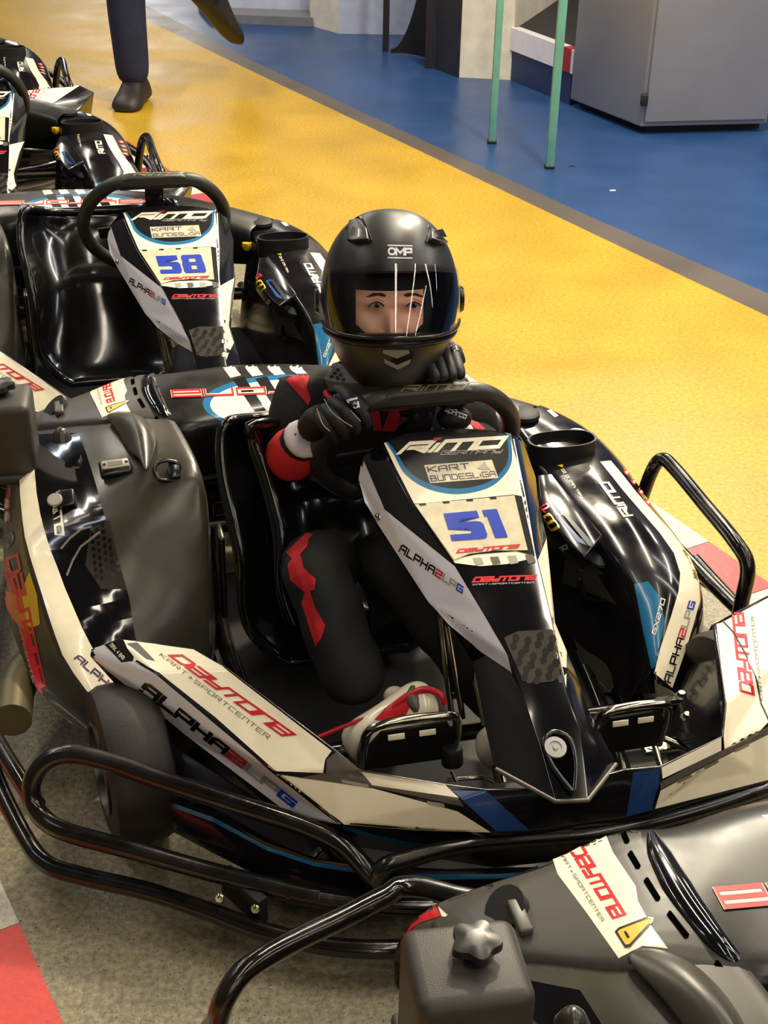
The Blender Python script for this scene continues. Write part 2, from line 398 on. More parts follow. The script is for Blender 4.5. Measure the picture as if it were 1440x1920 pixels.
FB = floor_mat('blue_floor_paint', (34, 66, 114), .36, .06, .12)
FG = floor_mat('grey_floor_band', (84, 76, 72), .42, .08, .15)
FA = floor_mat('grit_asphalt', (136, 127, 102), .45, .42, .9, amt=.18)
KR = floor_mat('kerb_red', (160, 38, 46), .45, .10, .3)
KW = floor_mat('kerb_white', (196, 190, 172), .5, .22, .4)
KRT = floor_mat('kerb_red_near', (205, 70, 62), .5, .10, .3)

def slab(name, poly, z0, z1, m, parent=None, kind=None, label=None, cat=None):
    n = len(poly); vs = [(p[0], p[1], z0) for p in poly] + [(p[0], p[1], z1) for p in poly]
    fs = [tuple(range(n))[::-1], tuple(range(n, 2 * n))] + [(i, (i + 1) % n, n + (i + 1) % n, n + i) for i in range(n)]
    o = mesh(name, vs, fs, m, parent, smooth=False)
    if kind: o['kind'] = kind
    if label: o['label'] = label
    return o
ka, kb = ground(143, 200), ground(1436, 1092)          # outer edge of the right kerb
LD = (kb - ka).normalized(); LN = Vector((-LD.y, LD.x, 0))
if LN.x < 0: LN = -LN                                    # LN points to the right of the lane (towards blue)
KW_ = .13                                                # kerb width
ki = ka - LN * KW_
def lane(s, n): p = ka + LD * s + LN * n; return (p.x, p.y)
slab('floor', [lane(-9, -3.5), lane(9, -3.5), lane(9, 9), lane(-9, 9)], -.10, -.02, FA, kind='structure')
# kerb on the left of the lane, from its pixels
dgl = -1.69   # inner edge offset of the left kerb
slab('floor', [lane(-9, dgl), lane(9, dgl), lane(9, -KW_), lane(-9, -KW_)], -.02, 0, FA, kind='structure')
slab('floor', [lane(-9, -3.5), lane(9, -3.5), lane(9, dgl - .25), lane(-9, dgl - .25)], -.02, 0, FY, kind='structure')
# yellow, grey, blue zones on the right
def gl(px, py): p = ground(px, py); return (p.x, p.y)
edge_y = [ground(273, 37), ground(480, 137), ground(800, 289), ground(1120, 442), ground(1440, 593)]
edge_b = [ground(287, 17), ground(480, 117), ground(800, 266), ground(1120, 412), ground(1440, 550)]
def ext(e):
    a = e[0] + (e[0] - e[1]).normalized() * 6; b = e[-1] + (e[-1] - e[-2]).normalized() * 6
    return [(a.x, a.y)] + [(p.x, p.y) for p in e] + [(b.x, b.y)]
ey, eb = ext(edge_y), ext(edge_b)
slab('floor', [lane(-9, 0), lane(9, 0)] + ey[::-1], -.02, 0, FY, kind='structure')
slab('floor', ey + eb[::-1], -.02, 0, FG, kind='structure')
slab('floor', eb + [(eb[-1][0] + 7, eb[-1][1] + 1), (eb[0][0] + 12, eb[0][1] + 6)], -.02, 0, FB, kind='structure')
# kerb blocks, alternately red and white, pieces of the floor's edge
kerb = empty('trim_1', (*lane(0, -KW_ / 2), 0)); kerb['kind'] = 'structure'
s1 = (ground(1326, 1019) - ka).dot(LD); s2 = (ground(1436, 1092) - ka).dot(LD); BL = .2062
kerb2 = empty('trim_2', (*lane(0, dgl - .12), 0)); kerb2['kind'] = 'structure'
def kerbblock(nm, s, e, n0, n1, m, par):
    c = Vector((par.location.x, par.location.y)); P = [lane(s + .001, n0), lane(e - .001, n0), lane(e - .001, n1), lane(s + .001, n1)]
    P = [(p[0] - c.x, p[1] - c.y) for p in P]
    return slab(nm, P, -.02, .004, m, par)
for i in range(-26, 8):
    kerbblock('kerb_block', s1 + i * BL, s1 + (i + 1) * BL, -KW_, 0, KR if i % 2 == 0 else KW, kerb)
s3 = (ground(0, 1748) - ka).dot(LD)
for i in range(-3, 6):
    kerbblock('kerb_block', s3 + i * .25, s3 + (i + 1) * .25, dgl - .25, dgl, KRT if i % 2 == 0 else KW, kerb2)

# ================================================================== THE KART (built once in its own frame)
K = empty('racing_kart')
SEATPTS = {}
def grid(name, rows, m, parent, closed=False, sub=1, thick=.004, fm=None, label=None):
    nr, nc = len(rows), len(rows[0]); vs = [v for r_ in rows for v in r_]; fs = []
    for i in range(nr - 1):
        for j in range(nc - 1): a = i * nc + j; fs.append((a, a + 1, a + nc + 1, a + nc))
    return mesh(name, vs, fs, m, parent, True, solid=thick, sub=sub, label=label)

# ---- front fairing: nose and two wings over the wheels
A = at
fv = {}
def V(n, p): fv[n] = p
# right wing (left in the photograph)
V('a0', A(170, 1217, .29)); V('a1', A(222, 1197, .315)); V('a2', A(365, 1215, .33)); V('a3', A(430, 1255, .325)); V('a4', A(632, 1408, .285))
V('a5', A(676, 1444, .27)); V('a6', A(836, 1470, .255)); V('a7', A(912, 1480, .25))
V('b1', A(290, 1262, .305)); V('b2', A(500, 1436, .25)); V('b3', A(642, 1545, .195))
V('c0', A(168, 1230, .28)); V('c1', A(350, 1380, .21)); V('c2', A(545, 1528, .165)); V('c3', A(650, 1549, .16))
V('d1', A(612, 1447, .262)); V('d2', A(862, 1500, .24)); V('d3', A(922, 1561, .19)); V('d4', A(515, 1449, .246))
V('n0', A(1172, 1443, .262)); V('n1', A(1240, 1436, .262)); V('n2', A(1225, 1517, .2)); V('n3', A(1172, 1532, .19)); V('n4', A(992, 1558, .186))
V('n5', A(1040, 1480, .255)); V('n6', A(1080, 1545, .187))
# left wing
V('e0', A(1338, 1168, .33)); V('e1', A(1350, 1250, .315)); V('e2', A(1360, 1320, .3)); V('e3', A(1355, 1380, .28))
V('g0', A(1500, 1085, .315)); V('g1', A(1470, 1230, .29)); V('g2', A(1440, 1362, .255)); V('g3', A(1240, 1463, .245))
V('h0', A(1555, 1110, .29)); V('h1', A(1540, 1260, .24)); V('h2', A(1500, 1390, .19)); V('h3', A(1440, 1465, .175)); V('h4', A(1360, 1405, .262))
def dropp(n, z=.085, inx=.03):
    p = fv[n]; return Vector((p.x - inx, p.y + (.02 if p.y < 0 else -.02), z))
for n in ('c0', 'c1', 'c2', 'c3', 'd3', 'n4', 'n6', 'n3', 'n2', 'h3', 'h2', 'h1', 'h0'): V(n + 'z', dropp(n, .2 if n in ('c0', 'c1', 'h0', 'h1') else .085, .03 if n not in ('c0', 'h0') else 0))
V('c1z', fv['c1'] + Vector((.02, .03, -.10))); V('c0z', fv['c0'] + Vector((0, .03, -.03)))
fac = [('a0', 'a1', 'b1', 'c0'), ('a1', 'a2', 'a3', 'b1'), ('b1', 'a3', 'a4', 'd1', 'd4', 'b2'), ('c0', 'b1', 'b2', 'c1'), ('c1', 'b2', 'b3', 'c2'), ('c2', 'b3', 'c3'),
       ('a4', 'a5', 'd1'), ('a5', 'a6', 'd2', 'd1'), ('d4', 'd1', 'd2', 'd3', 'b3'), ('b2', 'd4', 'b3'), ('b3', 'd3', 'c3'), ('a6', 'a7', 'n5', 'n4', 'd3', 'd2'),
       ('n5', 'n0', 'n3', 'n6'), ('n5', 'n6', 'n4'), ('n0', 'n1', 'g3', 'n2', 'n3'),
       ('n1', 'e3', 'h4', 'g3'), ('g3', 'h4', 'g2', 'h3', 'n2'), ('e3', 'e2', 'g1', 'g2', 'h4'), ('e0', 'g0', 'g1', 'e1'), ('e1', 'g1', 'e2'),
       ('g0', 'h0', 'h1', 'g1'), ('g1', 'h1', 'h2', 'g2'), ('g2', 'h2', 'h3'),
       ('c0', 'c1', 'c1z', 'c0z'), ('c1', 'c2', 'c2z', 'c1z'), ('c2', 'c3', 'c3z', 'c2z'), ('c3', 'd3', 'd3z', 'c3z'), ('d3', 'n4', 'n4z', 'd3z'), ('n4', 'n6', 'n6z', 'n4z'),
       ('n6', 'n3', 'n3z', 'n6z'), ('n3', 'n2', 'n2z', 'n3z'), ('n2', 'h3', 'h3z', 'n2z'), ('h3', 'h2', 'h2z', 'h3z'), ('h2', 'h1', 'h1z', 'h2z'), ('h1', 'h0', 'h0z', 'h1z')]
keys = list(fv); idx = {k_: i for i, k_ in enumerate(keys)}
fair = mesh('front_fairing', [fv[k_] for k_ in keys], [tuple(idx[x] for x in f) for f in fac], GLOSS2, K, smooth=True, solid=.006, bevel=.006, segs=3)
fair.data.set_sharp_from_angle(angle=radians(30))
# wheel arch panel behind the wing side band
mesh('wheel_arch', [A(300, 1345, .2), A(330, 1400, .19), A(545, 1540, .15), A(640, 1560, .13), A(560, 1640, .09), A(330, 1560, .10), A(300, 1470, .14)], [(0, 1, 2, 3, 4, 5, 6)], GLOSS2, K, smooth=False, solid=.006, bevel=.003)
st = lambda n, poly, m, tgt=None, **kw: sticker(n, poly, tgt or fair, m, **kw)
# stickers of the right wing
st('sticker', [(232, 1200), (363, 1218), (416, 1249), (622, 1408), (610, 1424), (606, 1449), (517, 1446), (503, 1437), (300, 1262), (250, 1240)], WHITE)
st('sticker', [(172, 1217), (197, 1209), (228, 1242), (250, 1240), (292, 1264), (500, 1438), (640, 1544), (642, 1547), (545, 1527), (350, 1379), (169, 1229)], WHITE2)
st('sticker', [(516, 1451), (560, 1461), (700, 1478), (858, 1521), (920, 1560), (780, 1557), (645, 1545), (516, 1454)], WHITE)
st('sticker', [(676, 1446), (834, 1471), (860, 1496), (698, 1472)], WHITE)
st('sticker', [(632, 1410), (676, 1445), (698, 1472), (860, 1497), (870, 1512), (700, 1476), (560, 1458), (612, 1449), (613, 1424)], GREY, lift=.0016)
for x0, y0, x1, y1 in ((800, 1501, 832, 1506), (640, 1461, 690, 1470)):
    st('slot', [(x0, y0), (x1, y1), (x1 + 2, y1 + 7), (x0 + 2, y0 + 6)], LGREY, lift=.003)
st('sticker', [(848, 1482), (912, 1483), (992, 1556), (930, 1558), (880, 1512)], DBLUE)
st('stripe', [(238, 1207), (258, 1205), (292, 1240), (275, 1236)], GREY, lift=.002)
st('sticker', [(196, 1209), (226, 1199), (252, 1232), (250, 1239), (229, 1241)], INK, lift=.002)
text('lettering', 'MaX. 4 BaR', [(206, 1211), (231, 1239), (236, 1233), (212, 1206)], fair, WHITE, lift=.003, t=.2)
# thin dark joint between band and top
st('seam', band([(254, 1240), (300, 1268), (400, 1349), (502, 1440), (600, 1517), (642, 1549)], [(258, 1238), (304, 1266), (404, 1345), (506, 1436), (604, 1513), (645, 1545)]), INK, lift=.0026)
QD = [(320, 1233), (530, 1382), (552, 1374), (342, 1227)]
def wing_logo(quad, q2):
    text('lettering', 'DAYTONA', quad, fair, RED, lift=.0026, t=.2, gap=.2, slant=.25)
    text('lettering', 'KaRT+SPORTCENTER', q2, fair, GREY, lift=.0026, t=.12, gap=.35, slant=.2)
wing_logo(QD, [(300, 1230), (503, 1387), (507, 1379), (304, 1225)])
AQ = [(263, 1294), (545, 1511), (558, 1501), (281, 1280)]
for only, mm in (({0, 1, 2, 3, 4}, INK), ({5}, RED), ({6, 7}, LGREY), ({8}, NUMBLUE)):
    text('lettering', 'aLPHa2LPG', AQ, fair, mm, lift=.0026, t=.27, gap=.3, slant=-.1, only=only)
# left wing stickers
st('sticker', [(1342, 1165), (1442, 1112), (1500, 1087), (1472, 1228), (1444, 1350), (1420, 1375), (1358, 1405), (1356, 1380), (1362, 1320), (1352, 1250)], WHITE)
st('sticker', [(1352, 1383), (1352, 1407), (1242, 1460), (1240, 1439)], WHITE)
st('sticker', [(1238, 1482), (1330, 1432), (1438, 1378), (1452, 1366), (1500, 1390), (1440, 1462), (1228, 1516)], WHITE)
st('sticker', [(1238, 1466), (1300, 1432), (1355, 1406), (1440, 1362), (1452, 1366), (1438, 1378), (1330, 1430), (1238, 1480)], GREY, lift=.0016)
for x0, y0 in ((1268, 1463), (1318, 1436), (1375, 1405)): st('slot', [(x0, y0), (x0 + 26, y0 - 13), (x0 + 29, y0 - 8), (x0 + 3, y0 + 5)], TAN, lift=.003)
st('sticker', [(1187, 1448), (1237, 1441), (1236, 1466), (1221, 1518), (1174, 1531)], DBLUE)
text('lettering', 'DAYTONA', [(1414, 1302), (1394, 1150), (1371, 1152), (1386, 1296)], fair, RED, lift=.0026, t=.2, gap=.2, slant=.1)
text('lettering', 'KaRT+SPORTCENTER', [(1430, 1315), (1413, 1157), (1407, 1158), (1424, 1312)], fair, INK, lift=.0026, t=.12, gap=.35)
st('seam', band([(1346, 1158), (1372, 1185), (1395, 1225), (1415, 1270), (1425, 1320), (1440, 1352)], [(1348, 1157), (1374, 1184), (1397, 1224), (1417, 1269), (1427, 1319), (1442, 1351)]), INK, lift=.003)
# blue pin line on the skirt
st('stripe', band([(645, 1546), (700, 1564), (760, 1577), (840, 1588)], [(642, 1553), (700, 1571), (760, 1584), (838, 1595)]), BLUE)
skirt = grid('front_skirt', [[A(318, 1500, .155), A(400, 1528, .14), A(500, 1580, .125), A(590, 1612, .115), A(690, 1625, .115), A(840, 1632, .11), A(1000, 1628, .11), A(1150, 1590, .12), A(1300, 1560, .12)],
       [A(325, 1560, .09), A(400, 1600, .08), A(500, 1650, .07), A(590, 1680, .06), A(690, 1690, .06), A(840, 1690, .06), A(1000, 1688, .06), A(1150, 1650, .06), A(1300, 1610, .06)]], GLOSS2, K, sub=0)
st('stripe', band([(326, 1506), (400, 1532), (500, 1586), (590, 1616), (682, 1630)], [(326, 1514), (400, 1541), (500, 1594), (590, 1624), (682, 1638)]), BLUE, tgt=skirt)
st('stripe', band([(765, 1638), (840, 1638), (930, 1638), (1000, 1634), (1100, 1610)], [(770, 1650), (840, 1649), (930, 1647), (1000, 1642), (1100, 1618)]), BLUE, tgt=skirt)

# ---- front panel carrying the number
P0, P1 = at(842, 803, .56), at(1072, 1504, .27)
LV = Vector((-.02, 1, 0)).normalized(); PN = (P1 - P0).cross(LV).normalized()
if PN.z < 0: PN = -PN
def pp(px, py, d=0): return atp(px, py, P0 + PN * d, PN)
pv = [pp(714, 827), pp(766, 811), pp(842, 802), pp(911, 805), pp(958, 813),           # 0-4 top
      pp(1005, 1038), pp(853, 1060),                                                  # 5,6 bottom of the number face
      pp(680, 856, -.035), pp(723, 957, -.03), pp(672, 897, -.055), pp(683, 941, -.06), pp(707, 982, -.062), pp(802, 1128, -.06), pp(842, 1175, -.055), pp(905, 1226, -.045), pp(960, 1262, -.02),  # 7-15 left side
      pp(907, 1150, -.004), pp(954, 1229, -.002), pp(978, 1300, 0), pp(1012, 1400, 0), pp(1042, 1506, -.01),   # 16-20 left ridge
      pp(1037, 1168), pp(1055, 1265), pp(1061, 1298), pp(1086, 1370, 0), pp(1102, 1503, -.01),                  # 21-25 right ridge
      pp(982, 830, -.03), pp(1005, 894, -.045), pp(1010, 945, -.05), pp(1026, 1010, -.05), pp(1042, 1168, -.04), pp(1064, 1222, -.03), pp(1084, 1272, -.03), pp(1106, 1336, -.04), pp(1157, 1434, -.05),  # 26-34
      pp(927, 1444, -.05), pp(909, 1361, -.05), pp(886, 1243, -.06), pp(852, 1185, -.07), pp(912, 1230, -.04), pp(771, 945), pp(732, 870)]   # 35-39
pf = [(0, 1, 2, 3, 4, 5, 6, 40, 41), (0, 41, 40, 6, 8, 7), (6, 16, 12, 11, 8), (16, 17, 14, 13, 12), (17, 15, 14), (7, 8, 11, 10, 9), (17, 18, 15), (6, 5, 21, 16), (16, 21, 22, 17), (17, 22, 23, 18), (18, 23, 24, 19), (19, 24, 25, 20),
      (15, 18, 19, 20, 35, 36, 39), (14, 15, 39, 37, 38, 13), (39, 36, 37), (4, 26, 27, 28, 5), (5, 28, 29, 30, 21), (21, 30, 31, 22), (22, 31, 32, 23), (23, 32, 33, 34, 25, 24)]
panel = mesh('front_panel', pv, pf, GLOSS, K, smooth=True, solid=.007, bevel=.004, segs=2)
panel.data.set_sharp_from_angle(angle=radians(22))
sp = lambda n, poly, m, **kw: sticker(n, poly, panel, m, **kw)
sp('sticker', [(720, 831), (725, 830), (954, 815), (962, 816), (985, 930), (1003, 1036), (996, 1048), (950, 1058), (900, 1062), (853, 1056), (777, 946), (737, 868)], WHITE)
arc_o = [(723, 830), (738, 852), (760, 890), (802, 917), (857, 927), (914, 916), (947, 890), (960, 861), (956, 815)]
arc_i = [(727, 829), (744, 850), (766, 884), (806, 908), (857, 917), (910, 907), (941, 884), (953, 858), (950, 815)]
def sm2(p, n=5): return [(q.x, q.y) for q in smooth_path([(a[0], a[1], 0) for a in p], n)]
ao, ai = sm2(arc_o), sm2(arc_i)
sp('ring', band(ao, ai), BLUE, lift=.0018)
sp('sticker', ai + [(911, 807), (842, 804), (766, 813)], INK, lift=.0018)
text('lettering', 'RIMO', [(750, 853), (936, 842), (946, 818), (768, 829)], panel, WHITE, lift=.0028, t=.3, gap=.22, slant=.28, aspect=1.5)
sp('lettering', [(813, 823), (828, 821), (826, 826), (811, 828)], RED, lift=.003)
text('lettering', 'GERMaNY', [(826, 854), (938, 851), (942, 844), (830, 846)], panel, LGREY, lift=.0028, t=.17, gap=.3, slant=.3, aspect=1.6)
sp('sticker', [(795, 873), (922, 863), (934, 897), (806, 907)], PLATE, lift=.0024)
PURP = mat('dark_purple_print', (58, 44, 84), .5)
text('lettering', 'KaRT', [(804, 887), (880, 880), (877, 869), (801, 876)], panel, PURP, lift=.0034, t=.14, gap=.3, aspect=.9)
text('lettering', 'BUNDESLIGa', [(809, 904), (930, 894), (926, 884), (806, 893)], panel, PURP, lift=.0034, t=.13, gap=.28)
sp('emblem', [(894, 879), (903, 872), (908, 866), (912, 874), (919, 881), (905, 882)], LGREY, lift=.0034)
# number plate sheet (number itself is put on each kart)
sp('sticker', [(853, 1048), (893, 1040), (968, 1034), (990, 1040), (1003, 1044), (978, 931), (962, 928), (800, 944), (776, 945)], INK, lift=.0022)  # black quad under the plate, its shadow painted along the right border
sp('number_plate', [(777, 947), (860, 940), (964, 930), (976, 980), (989, 1033), (925, 1034), (880, 1040), (851, 1051)], PLATE, lift=.004, label='worn cream number plate')
for i in range(7):
    if i % 2 == 0: sp('checker', [(785 + i * 22, 946 - i * 2), (797 + i * 22, 945 - i * 2), (799 + i * 22, 949 - i * 2), (787 + i * 22, 950 - i * 2)], INK, lift=.005)
text('lettering', 'DAYTONA', [(857, 1039), (970, 1030), (972, 1022), (860, 1031)], panel, RED, lift=.005, t=.25, gap=.2, slant=.2)
for i, xx in enumerate((886, 918, 951, 984)):
    sp('checker', [(xx, 1047 - i * 2), (xx + 16, 1046 - i * 2), (xx + 21, 1058 - i), (xx + 6, 1061 - i)], LGREY if i % 2 == 0 else GREY, lift=.0022)
text('lettering', 'DAYTONA', [(887, 1093), (1003, 1088), (1004, 1078), (891, 1082)], panel, RED, lift=.0015, t=.28, gap=.2, slant=.2)
text('lettering', 'KaRT+SPORTCENTER', [(886, 1098), (1001, 1094), (1001, 1091), (887, 1095)], panel, LGREY, lift=.0015, t=.2)
hexes = []
for r_ in range(6):
    for c in range(4):
        cx = 958 + r_ * 5 + c * 23 + (0 if r_ % 2 else 9); cy = 1196 + r_ * 15 - c * 1.5 + (7 if c % 2 else 0)
        if cx < 1040 + r_ * 5: hexes.append([(cx + 7 * cos(radians(a + 15)), cy + 8.5 * sin(radians(a + 15))) for a in range(0, 360, 60)])
sp('hex_print', [(945, 1196), (970, 1184), (1040, 1180), (1056, 1262), (1036, 1278), (1012, 1268), (990, 1282), (978, 1270), (962, 1235)], HEXC)
sp('hex_print', hexes, INK, lift=.0018)
# white sides
sp('sticker', [(680, 858), (722, 956), (853, 1062), (906, 1150), (953, 1230), (960, 1261), (905, 1224), (842, 1172), (802, 1126), (708, 981), (684, 941), (673, 897)], WHITE2)
SQ = [(748, 1034), (866, 1113), (870, 1100), (756, 1020)]
for only, mm in (({0, 1, 2, 3, 4}, INK), ({5}, RED), ({6, 7}, LGREY), ({8}, NUMBLUE)):
    text('lettering', 'aLPHa2LPG', SQ, panel, mm, lift=.0022, t=.22, gap=.35, slant=-.1, only=only)
sp('sticker', [(1008, 1050), (1024, 1010), (1040, 1168), (1062, 1222), (1061, 1290), (1050, 1240), (1036, 1168)], WHITE)
n_ = PN
for px_, py_ in ((712, 968),): lathe('rivet', [(0, .006), (.005, .005), (.008, .002), (.0085, 0)], CHROME, panel, frame_mtx(pp(px_, py_, -.052), PN), 16)
tube('foot_trim', [pp(930, 1442, -.047), pp(1042, 1503, -.008), pp(1102, 1501, -.008), pp(1155, 1433, -.047)], .0035, MATS['grey_vinyl'], panel, 8, sm=0)
# recess with washer at the foot of the panel
rc = pp(1047, 1400, .002)
Mx = frame_mtx(rc, PN, P1 - P0)
tube('recess_rim', [Mx @ Vector((x * .001, y * .001, 0)) for x, y in ((-24, 0), (-16, 16), (0, 21), (30, 17), (62, 5), (70, 0), (62, -5), (30, -17), (0, -21), (-16, -16))], .004, GLOSS, panel, 8, closed=True, sm=4)
bm = bmesh.new(); ringv = [bm.verts.new(Mx @ Vector((x * .001, y * .001, .0006))) for x, y in ((-24, 0), (-16, 16), (0, 21), (30, 17), (62, 5), (70, 0), (62, -5), (30, -17), (0, -21), (-16, -16))]
bm.faces.new(ringv); frombm('recess', bm, VOID, panel, False)
lathe('washer', [(0, .004), (.004, .004), (.0045, .002), (.009, .002), (.0095, .0035), (.0165, .003), (.017, 0)], DISC, panel, frame_mtx(pp(1041, 1402, .003), PN), 24)
text_targets = panel

# ---- steering wheel, hub and column
ta = radians(63); WR = .162
wc = Vector((-.235, -.022, .495))
wf = Vector((cos(ta), 0, sin(ta)))          # up the wheel's face (forward and up)
wl = Vector((0.0, 1, 0)); wn = wf.cross(wl).normalized()
def wp(x, y, h=0): return wc + wl * x + wf * y + wn * h
wheel_pts = []
for i in range(40):
    a = 2 * pi * i / 40; x, y = 1.08 * WR * cos(a), WR * sin(a)
    y = min(y, WR * .86); wheel_pts.append((x, y))
bm = bmesh.new()
pts3 = [wp(x, y) for x, y in wheel_pts]
tube('x', pts3, .0165, GRIP, None, 12, True, 3, bm_in=bm)
bmesh.ops.recalc_face_normals(bm, faces=bm.faces)
swheel = frombm('steering_wheel', bm, GRIP, K)
# flattened moulded top grip
tg = mesh('top_grip', [wp(x, WR * .86 + dy, h) for x in (-.085, -.06, .06, .085) for dy, h in ((.02 if abs(x) < .07 else .012, -.012), (.02 if abs(x) < .07 else .012, .012), (-.018, .014), (-.018, -.014))],
     [(a * 4 + i, a * 4 + (i + 1) % 4, a * 4 + 4 + (i + 1) % 4, a * 4 + 4 + i) for a in range(3) for i in range(4)] + [(0, 1, 2, 3), (12, 13, 14, 15)], GRIP, swheel, bevel=.006, segs=3)
text('lettering', 'RIMO', [(754, 735), (868, 731), (874, 719), (760, 723)], [tg, swheel], TAN, parent=swheel, lift=.0016, t=.2, gap=.25, slant=.3, aspect=1.7)
box('spoke', wp(0, .075), (.006, .045, .15), DARK, swheel, (0, pi / 2 - ta, 0), .002)
box('spoke', wp(-.07, -.02), (.006, .14, .035), DARK, swheel, (radians(8), pi / 2 - ta, 0), .002)
box('spoke', wp(.07, -.02), (.006, .14, .035), DARK, swheel, (radians(-8), pi / 2 - ta, 0), .002)
lathe('hub', [(0, .03), (.03, .03), (.038, .02), (.038, -.02), (0, -.02)], DARK, swheel, frame_mtx(wc, wn), 20)
for x in (-.012, .012): lathe('hub_bolt', [(0, .006), (.006, .006), (.007, 0)], STEEL, swheel, frame_mtx(wp(x, .09, -.004), -wn), 10)
colmn = tube('steering_column', [wc - wn * .0, Vector((-.02, 0, .33)), Vector((.22, .02, .1))], .011, CHROME, K, 10, sm=0)
for a_, b_ in (((822, 1140, .34), (848, 1345, .14)), ((838, 1172, .33), (868, 1345, .14))):
    tube('column_support', [A(*a_), A(*b_)], .0055, CHROME, K, 8, sm=0)
for a_ in ((858, 1305, .17),): box('cross_plate', A(*a_), (.012, .05, .004), STEEL, K)

# ---- pedals
def pedal(c, wdt, hgt, lean=0):
    # c = middle of the upper bar
    p = tube('pedal', [c + Vector((-.02, -wdt / 2, -hgt)), c + Vector((-.004, -wdt / 2, -.04)), c + Vector((0, -wdt / 2 + .022, 0)), c + Vector((0, wdt / 2 - .018, .001)), c + Vector((-.004, wdt / 2, -.025)), c + Vector((-.02, wdt / 2, -hgt))], .0075, CHROME, K, 10, sm=5)
    pl = mesh('pedal_plate', [c + Vector((.004, -wdt / 2 + .008, -.035)), c + Vector((.006, -wdt / 2 + .026, -.010)), c + Vector((.006, wdt / 2 - .02, -.008)), c + Vector((.004, wdt / 2 - .008, -.03)), c + Vector((-.015, wdt / 2 - .006, -hgt)), c + Vector((-.015, -wdt / 2 + .006, -hgt))], [(0, 1, 2, 3, 4, 5)], DARK, p, False, solid=.004)
    for s in (-.3, .25): box('reflector', c + Vector((.012, s * wdt * .6, -.017)), (.003, .027, .010), WHITE, p, (0, radians(-12), 0), .001)
    return p
pR = pedal(A(772, 1352, .25), .152, .10)
pL = pedal(A(1186, 1328, .25), .13, .10)
lathe('pedal_buffer', [(0, .03), (.016, .03), (.0175, .026), (.0175, .004), (.015, 0), (0, 0)], DARK, pR, frame_mtx(A(842, 1420, .17) + Vector((.02, 0, .0)), (-.3, 0, 1)), 16)
tube('pedal_screw', [A(846, 1446, .14), A(856, 1466, .13)], .003, STEEL, pR, 8, sm=0)
tube('pedal_link', [A(838, 1462, .12), A(905, 1458, .12), A(930, 1470, .12)], .0035, CHROME, K, 8, sm=2)

# ---- floor tray, frame rails
mesh('floor_tray', [Vector(p) for p in ((-.55, -.40, .055), (.36, -.36, .055), (.40, .30, .055), (.0, .36, .055), (-.55, .30, .055))], [(0, 1, 2, 3, 4)], DARK, K, False, solid=.01)
for s_ in (-.33, .27): tube('frame_rail', [(-.85, s_ * 1.0, .075), (-.3, s_ * 1.1, .07), (.2, s_ * .9, .07), (.4, s_ * .6, .08)], .014, TUBE, K, 10)
tube('frame_rail', [(.12, -.5, .13), (.12, .45, .13)], .014, TUBE, K, 10, sm=0)
tube('axle', [(-.62, -.62, .14), (-.62, .46, .14)], .018, STEEL, K, 12, sm=0)

# ---- wheels
STEER = .14
def wheel(c, wdt, r, side):
    global STEER
    STEER = .14 if side < 0 else -.14
    M = frame_mtx(c, (STEER if c.x > -.3 else 0, side, 0))
    t = lathe('wheel', [(r * .56, -wdt / 2 + .004), (r * .8, -wdt / 2), (r * .95, -wdt / 2 + .006), (r, -wdt / 2 + .02), (r, wdt / 2 - .02), (r * .95, wdt / 2 - .006), (r * .8, wdt / 2), (r * .56, wdt / 2 - .004)], TYRE, K, M, 40)
    rim = lathe('rim', [(r * .56, -wdt / 2 + .002), (r * .58, wdt / 2 - .012), (r * .585, wdt / 2 + .001), (r * .54, wdt / 2 + .002), (r * .52, wdt / 2 - .03), (.035, wdt / 2 - .038), (.033, wdt / 2 - .01), (0, wdt / 2 - .01)], STEEL, t, M, 36, label='dull metal rim')
    return t
wheel(Vector((.078, -.565, .131)), .105, .131, -1)
wheel(Vector((.12, .48, .124)), .10, .124, 1)
wheel(Vector((-.62, -.66, .14)), .16, .14, -1)
wheel(Vector((-.62, .40, .14)), .12, .14, 1)

# ---- bumper frame
RB = .0142
LC = A(1600, 1345, .15)
tube('bumper_rail', [A(-30, 1395, .12), A(0, 1478, .1), A(50, 1576, .085), A(90, 1622, .075), A(160, 1644, .07), A(280, 1672, .065), A(390, 1708, .06), A(480, 1742, .055), A(600, 1772, .05), A(700, 1780, .05), A(800, 1775, .05), A(960, 1758, .05), A(1150, 1725, .05), A(1400, 1640, .06), A(1560, 1520, .07), LC + Vector((.04, -.02, -.05)), LC + Vector((-.06, .01, -.05)), (-.35, .62, .1)], RB, TUBE, K, 12)
tube('bumper_loop', [A(600, 1682, .09), A(550, 1673, .092), A(400, 1636, .10), A(250, 1594, .12), A(130, 1562, .13), A(85, 1538, .135), A(62, 1505, .15), A(60, 1465, .18), A(85, 1428, .21), A(130, 1414, .22), A(200, 1427, .215), A(300, 1462, .205), A(450, 1510, .19), A(560, 1545, .175), A(640, 1583, .16), A(690, 1635, .13), A(720, 1672, .10), A(735, 1700, .09)], RB * 1.05, TUBE, K, 12)
tube('bumper_loop', [A(540, 1675, .09), A(640, 1690, .085), A(760, 1700, .085), A(900, 1695, .085), A(1100, 1665, .085), A(1350, 1590, .09), A(1500, 1500, .1), LC + Vector((.02, -.02, -.02)), LC + Vector((-.03, .0, 0))], RB, TUBE, K, 12)
tube('bumper_bar', [A(706, 1652, .12), A(722, 1625, .145), A(760, 1612, .15), A(830, 1592, .155), A(900, 1580, .16), A(1000, 1572, .16), A(1120, 1562, .16), A(1250, 1535, .16), A(1400, 1490, .16), A(1480, 1455, .15), LC + Vector((.02, -.03, .02)), LC], RB, TUBE, K, 12)
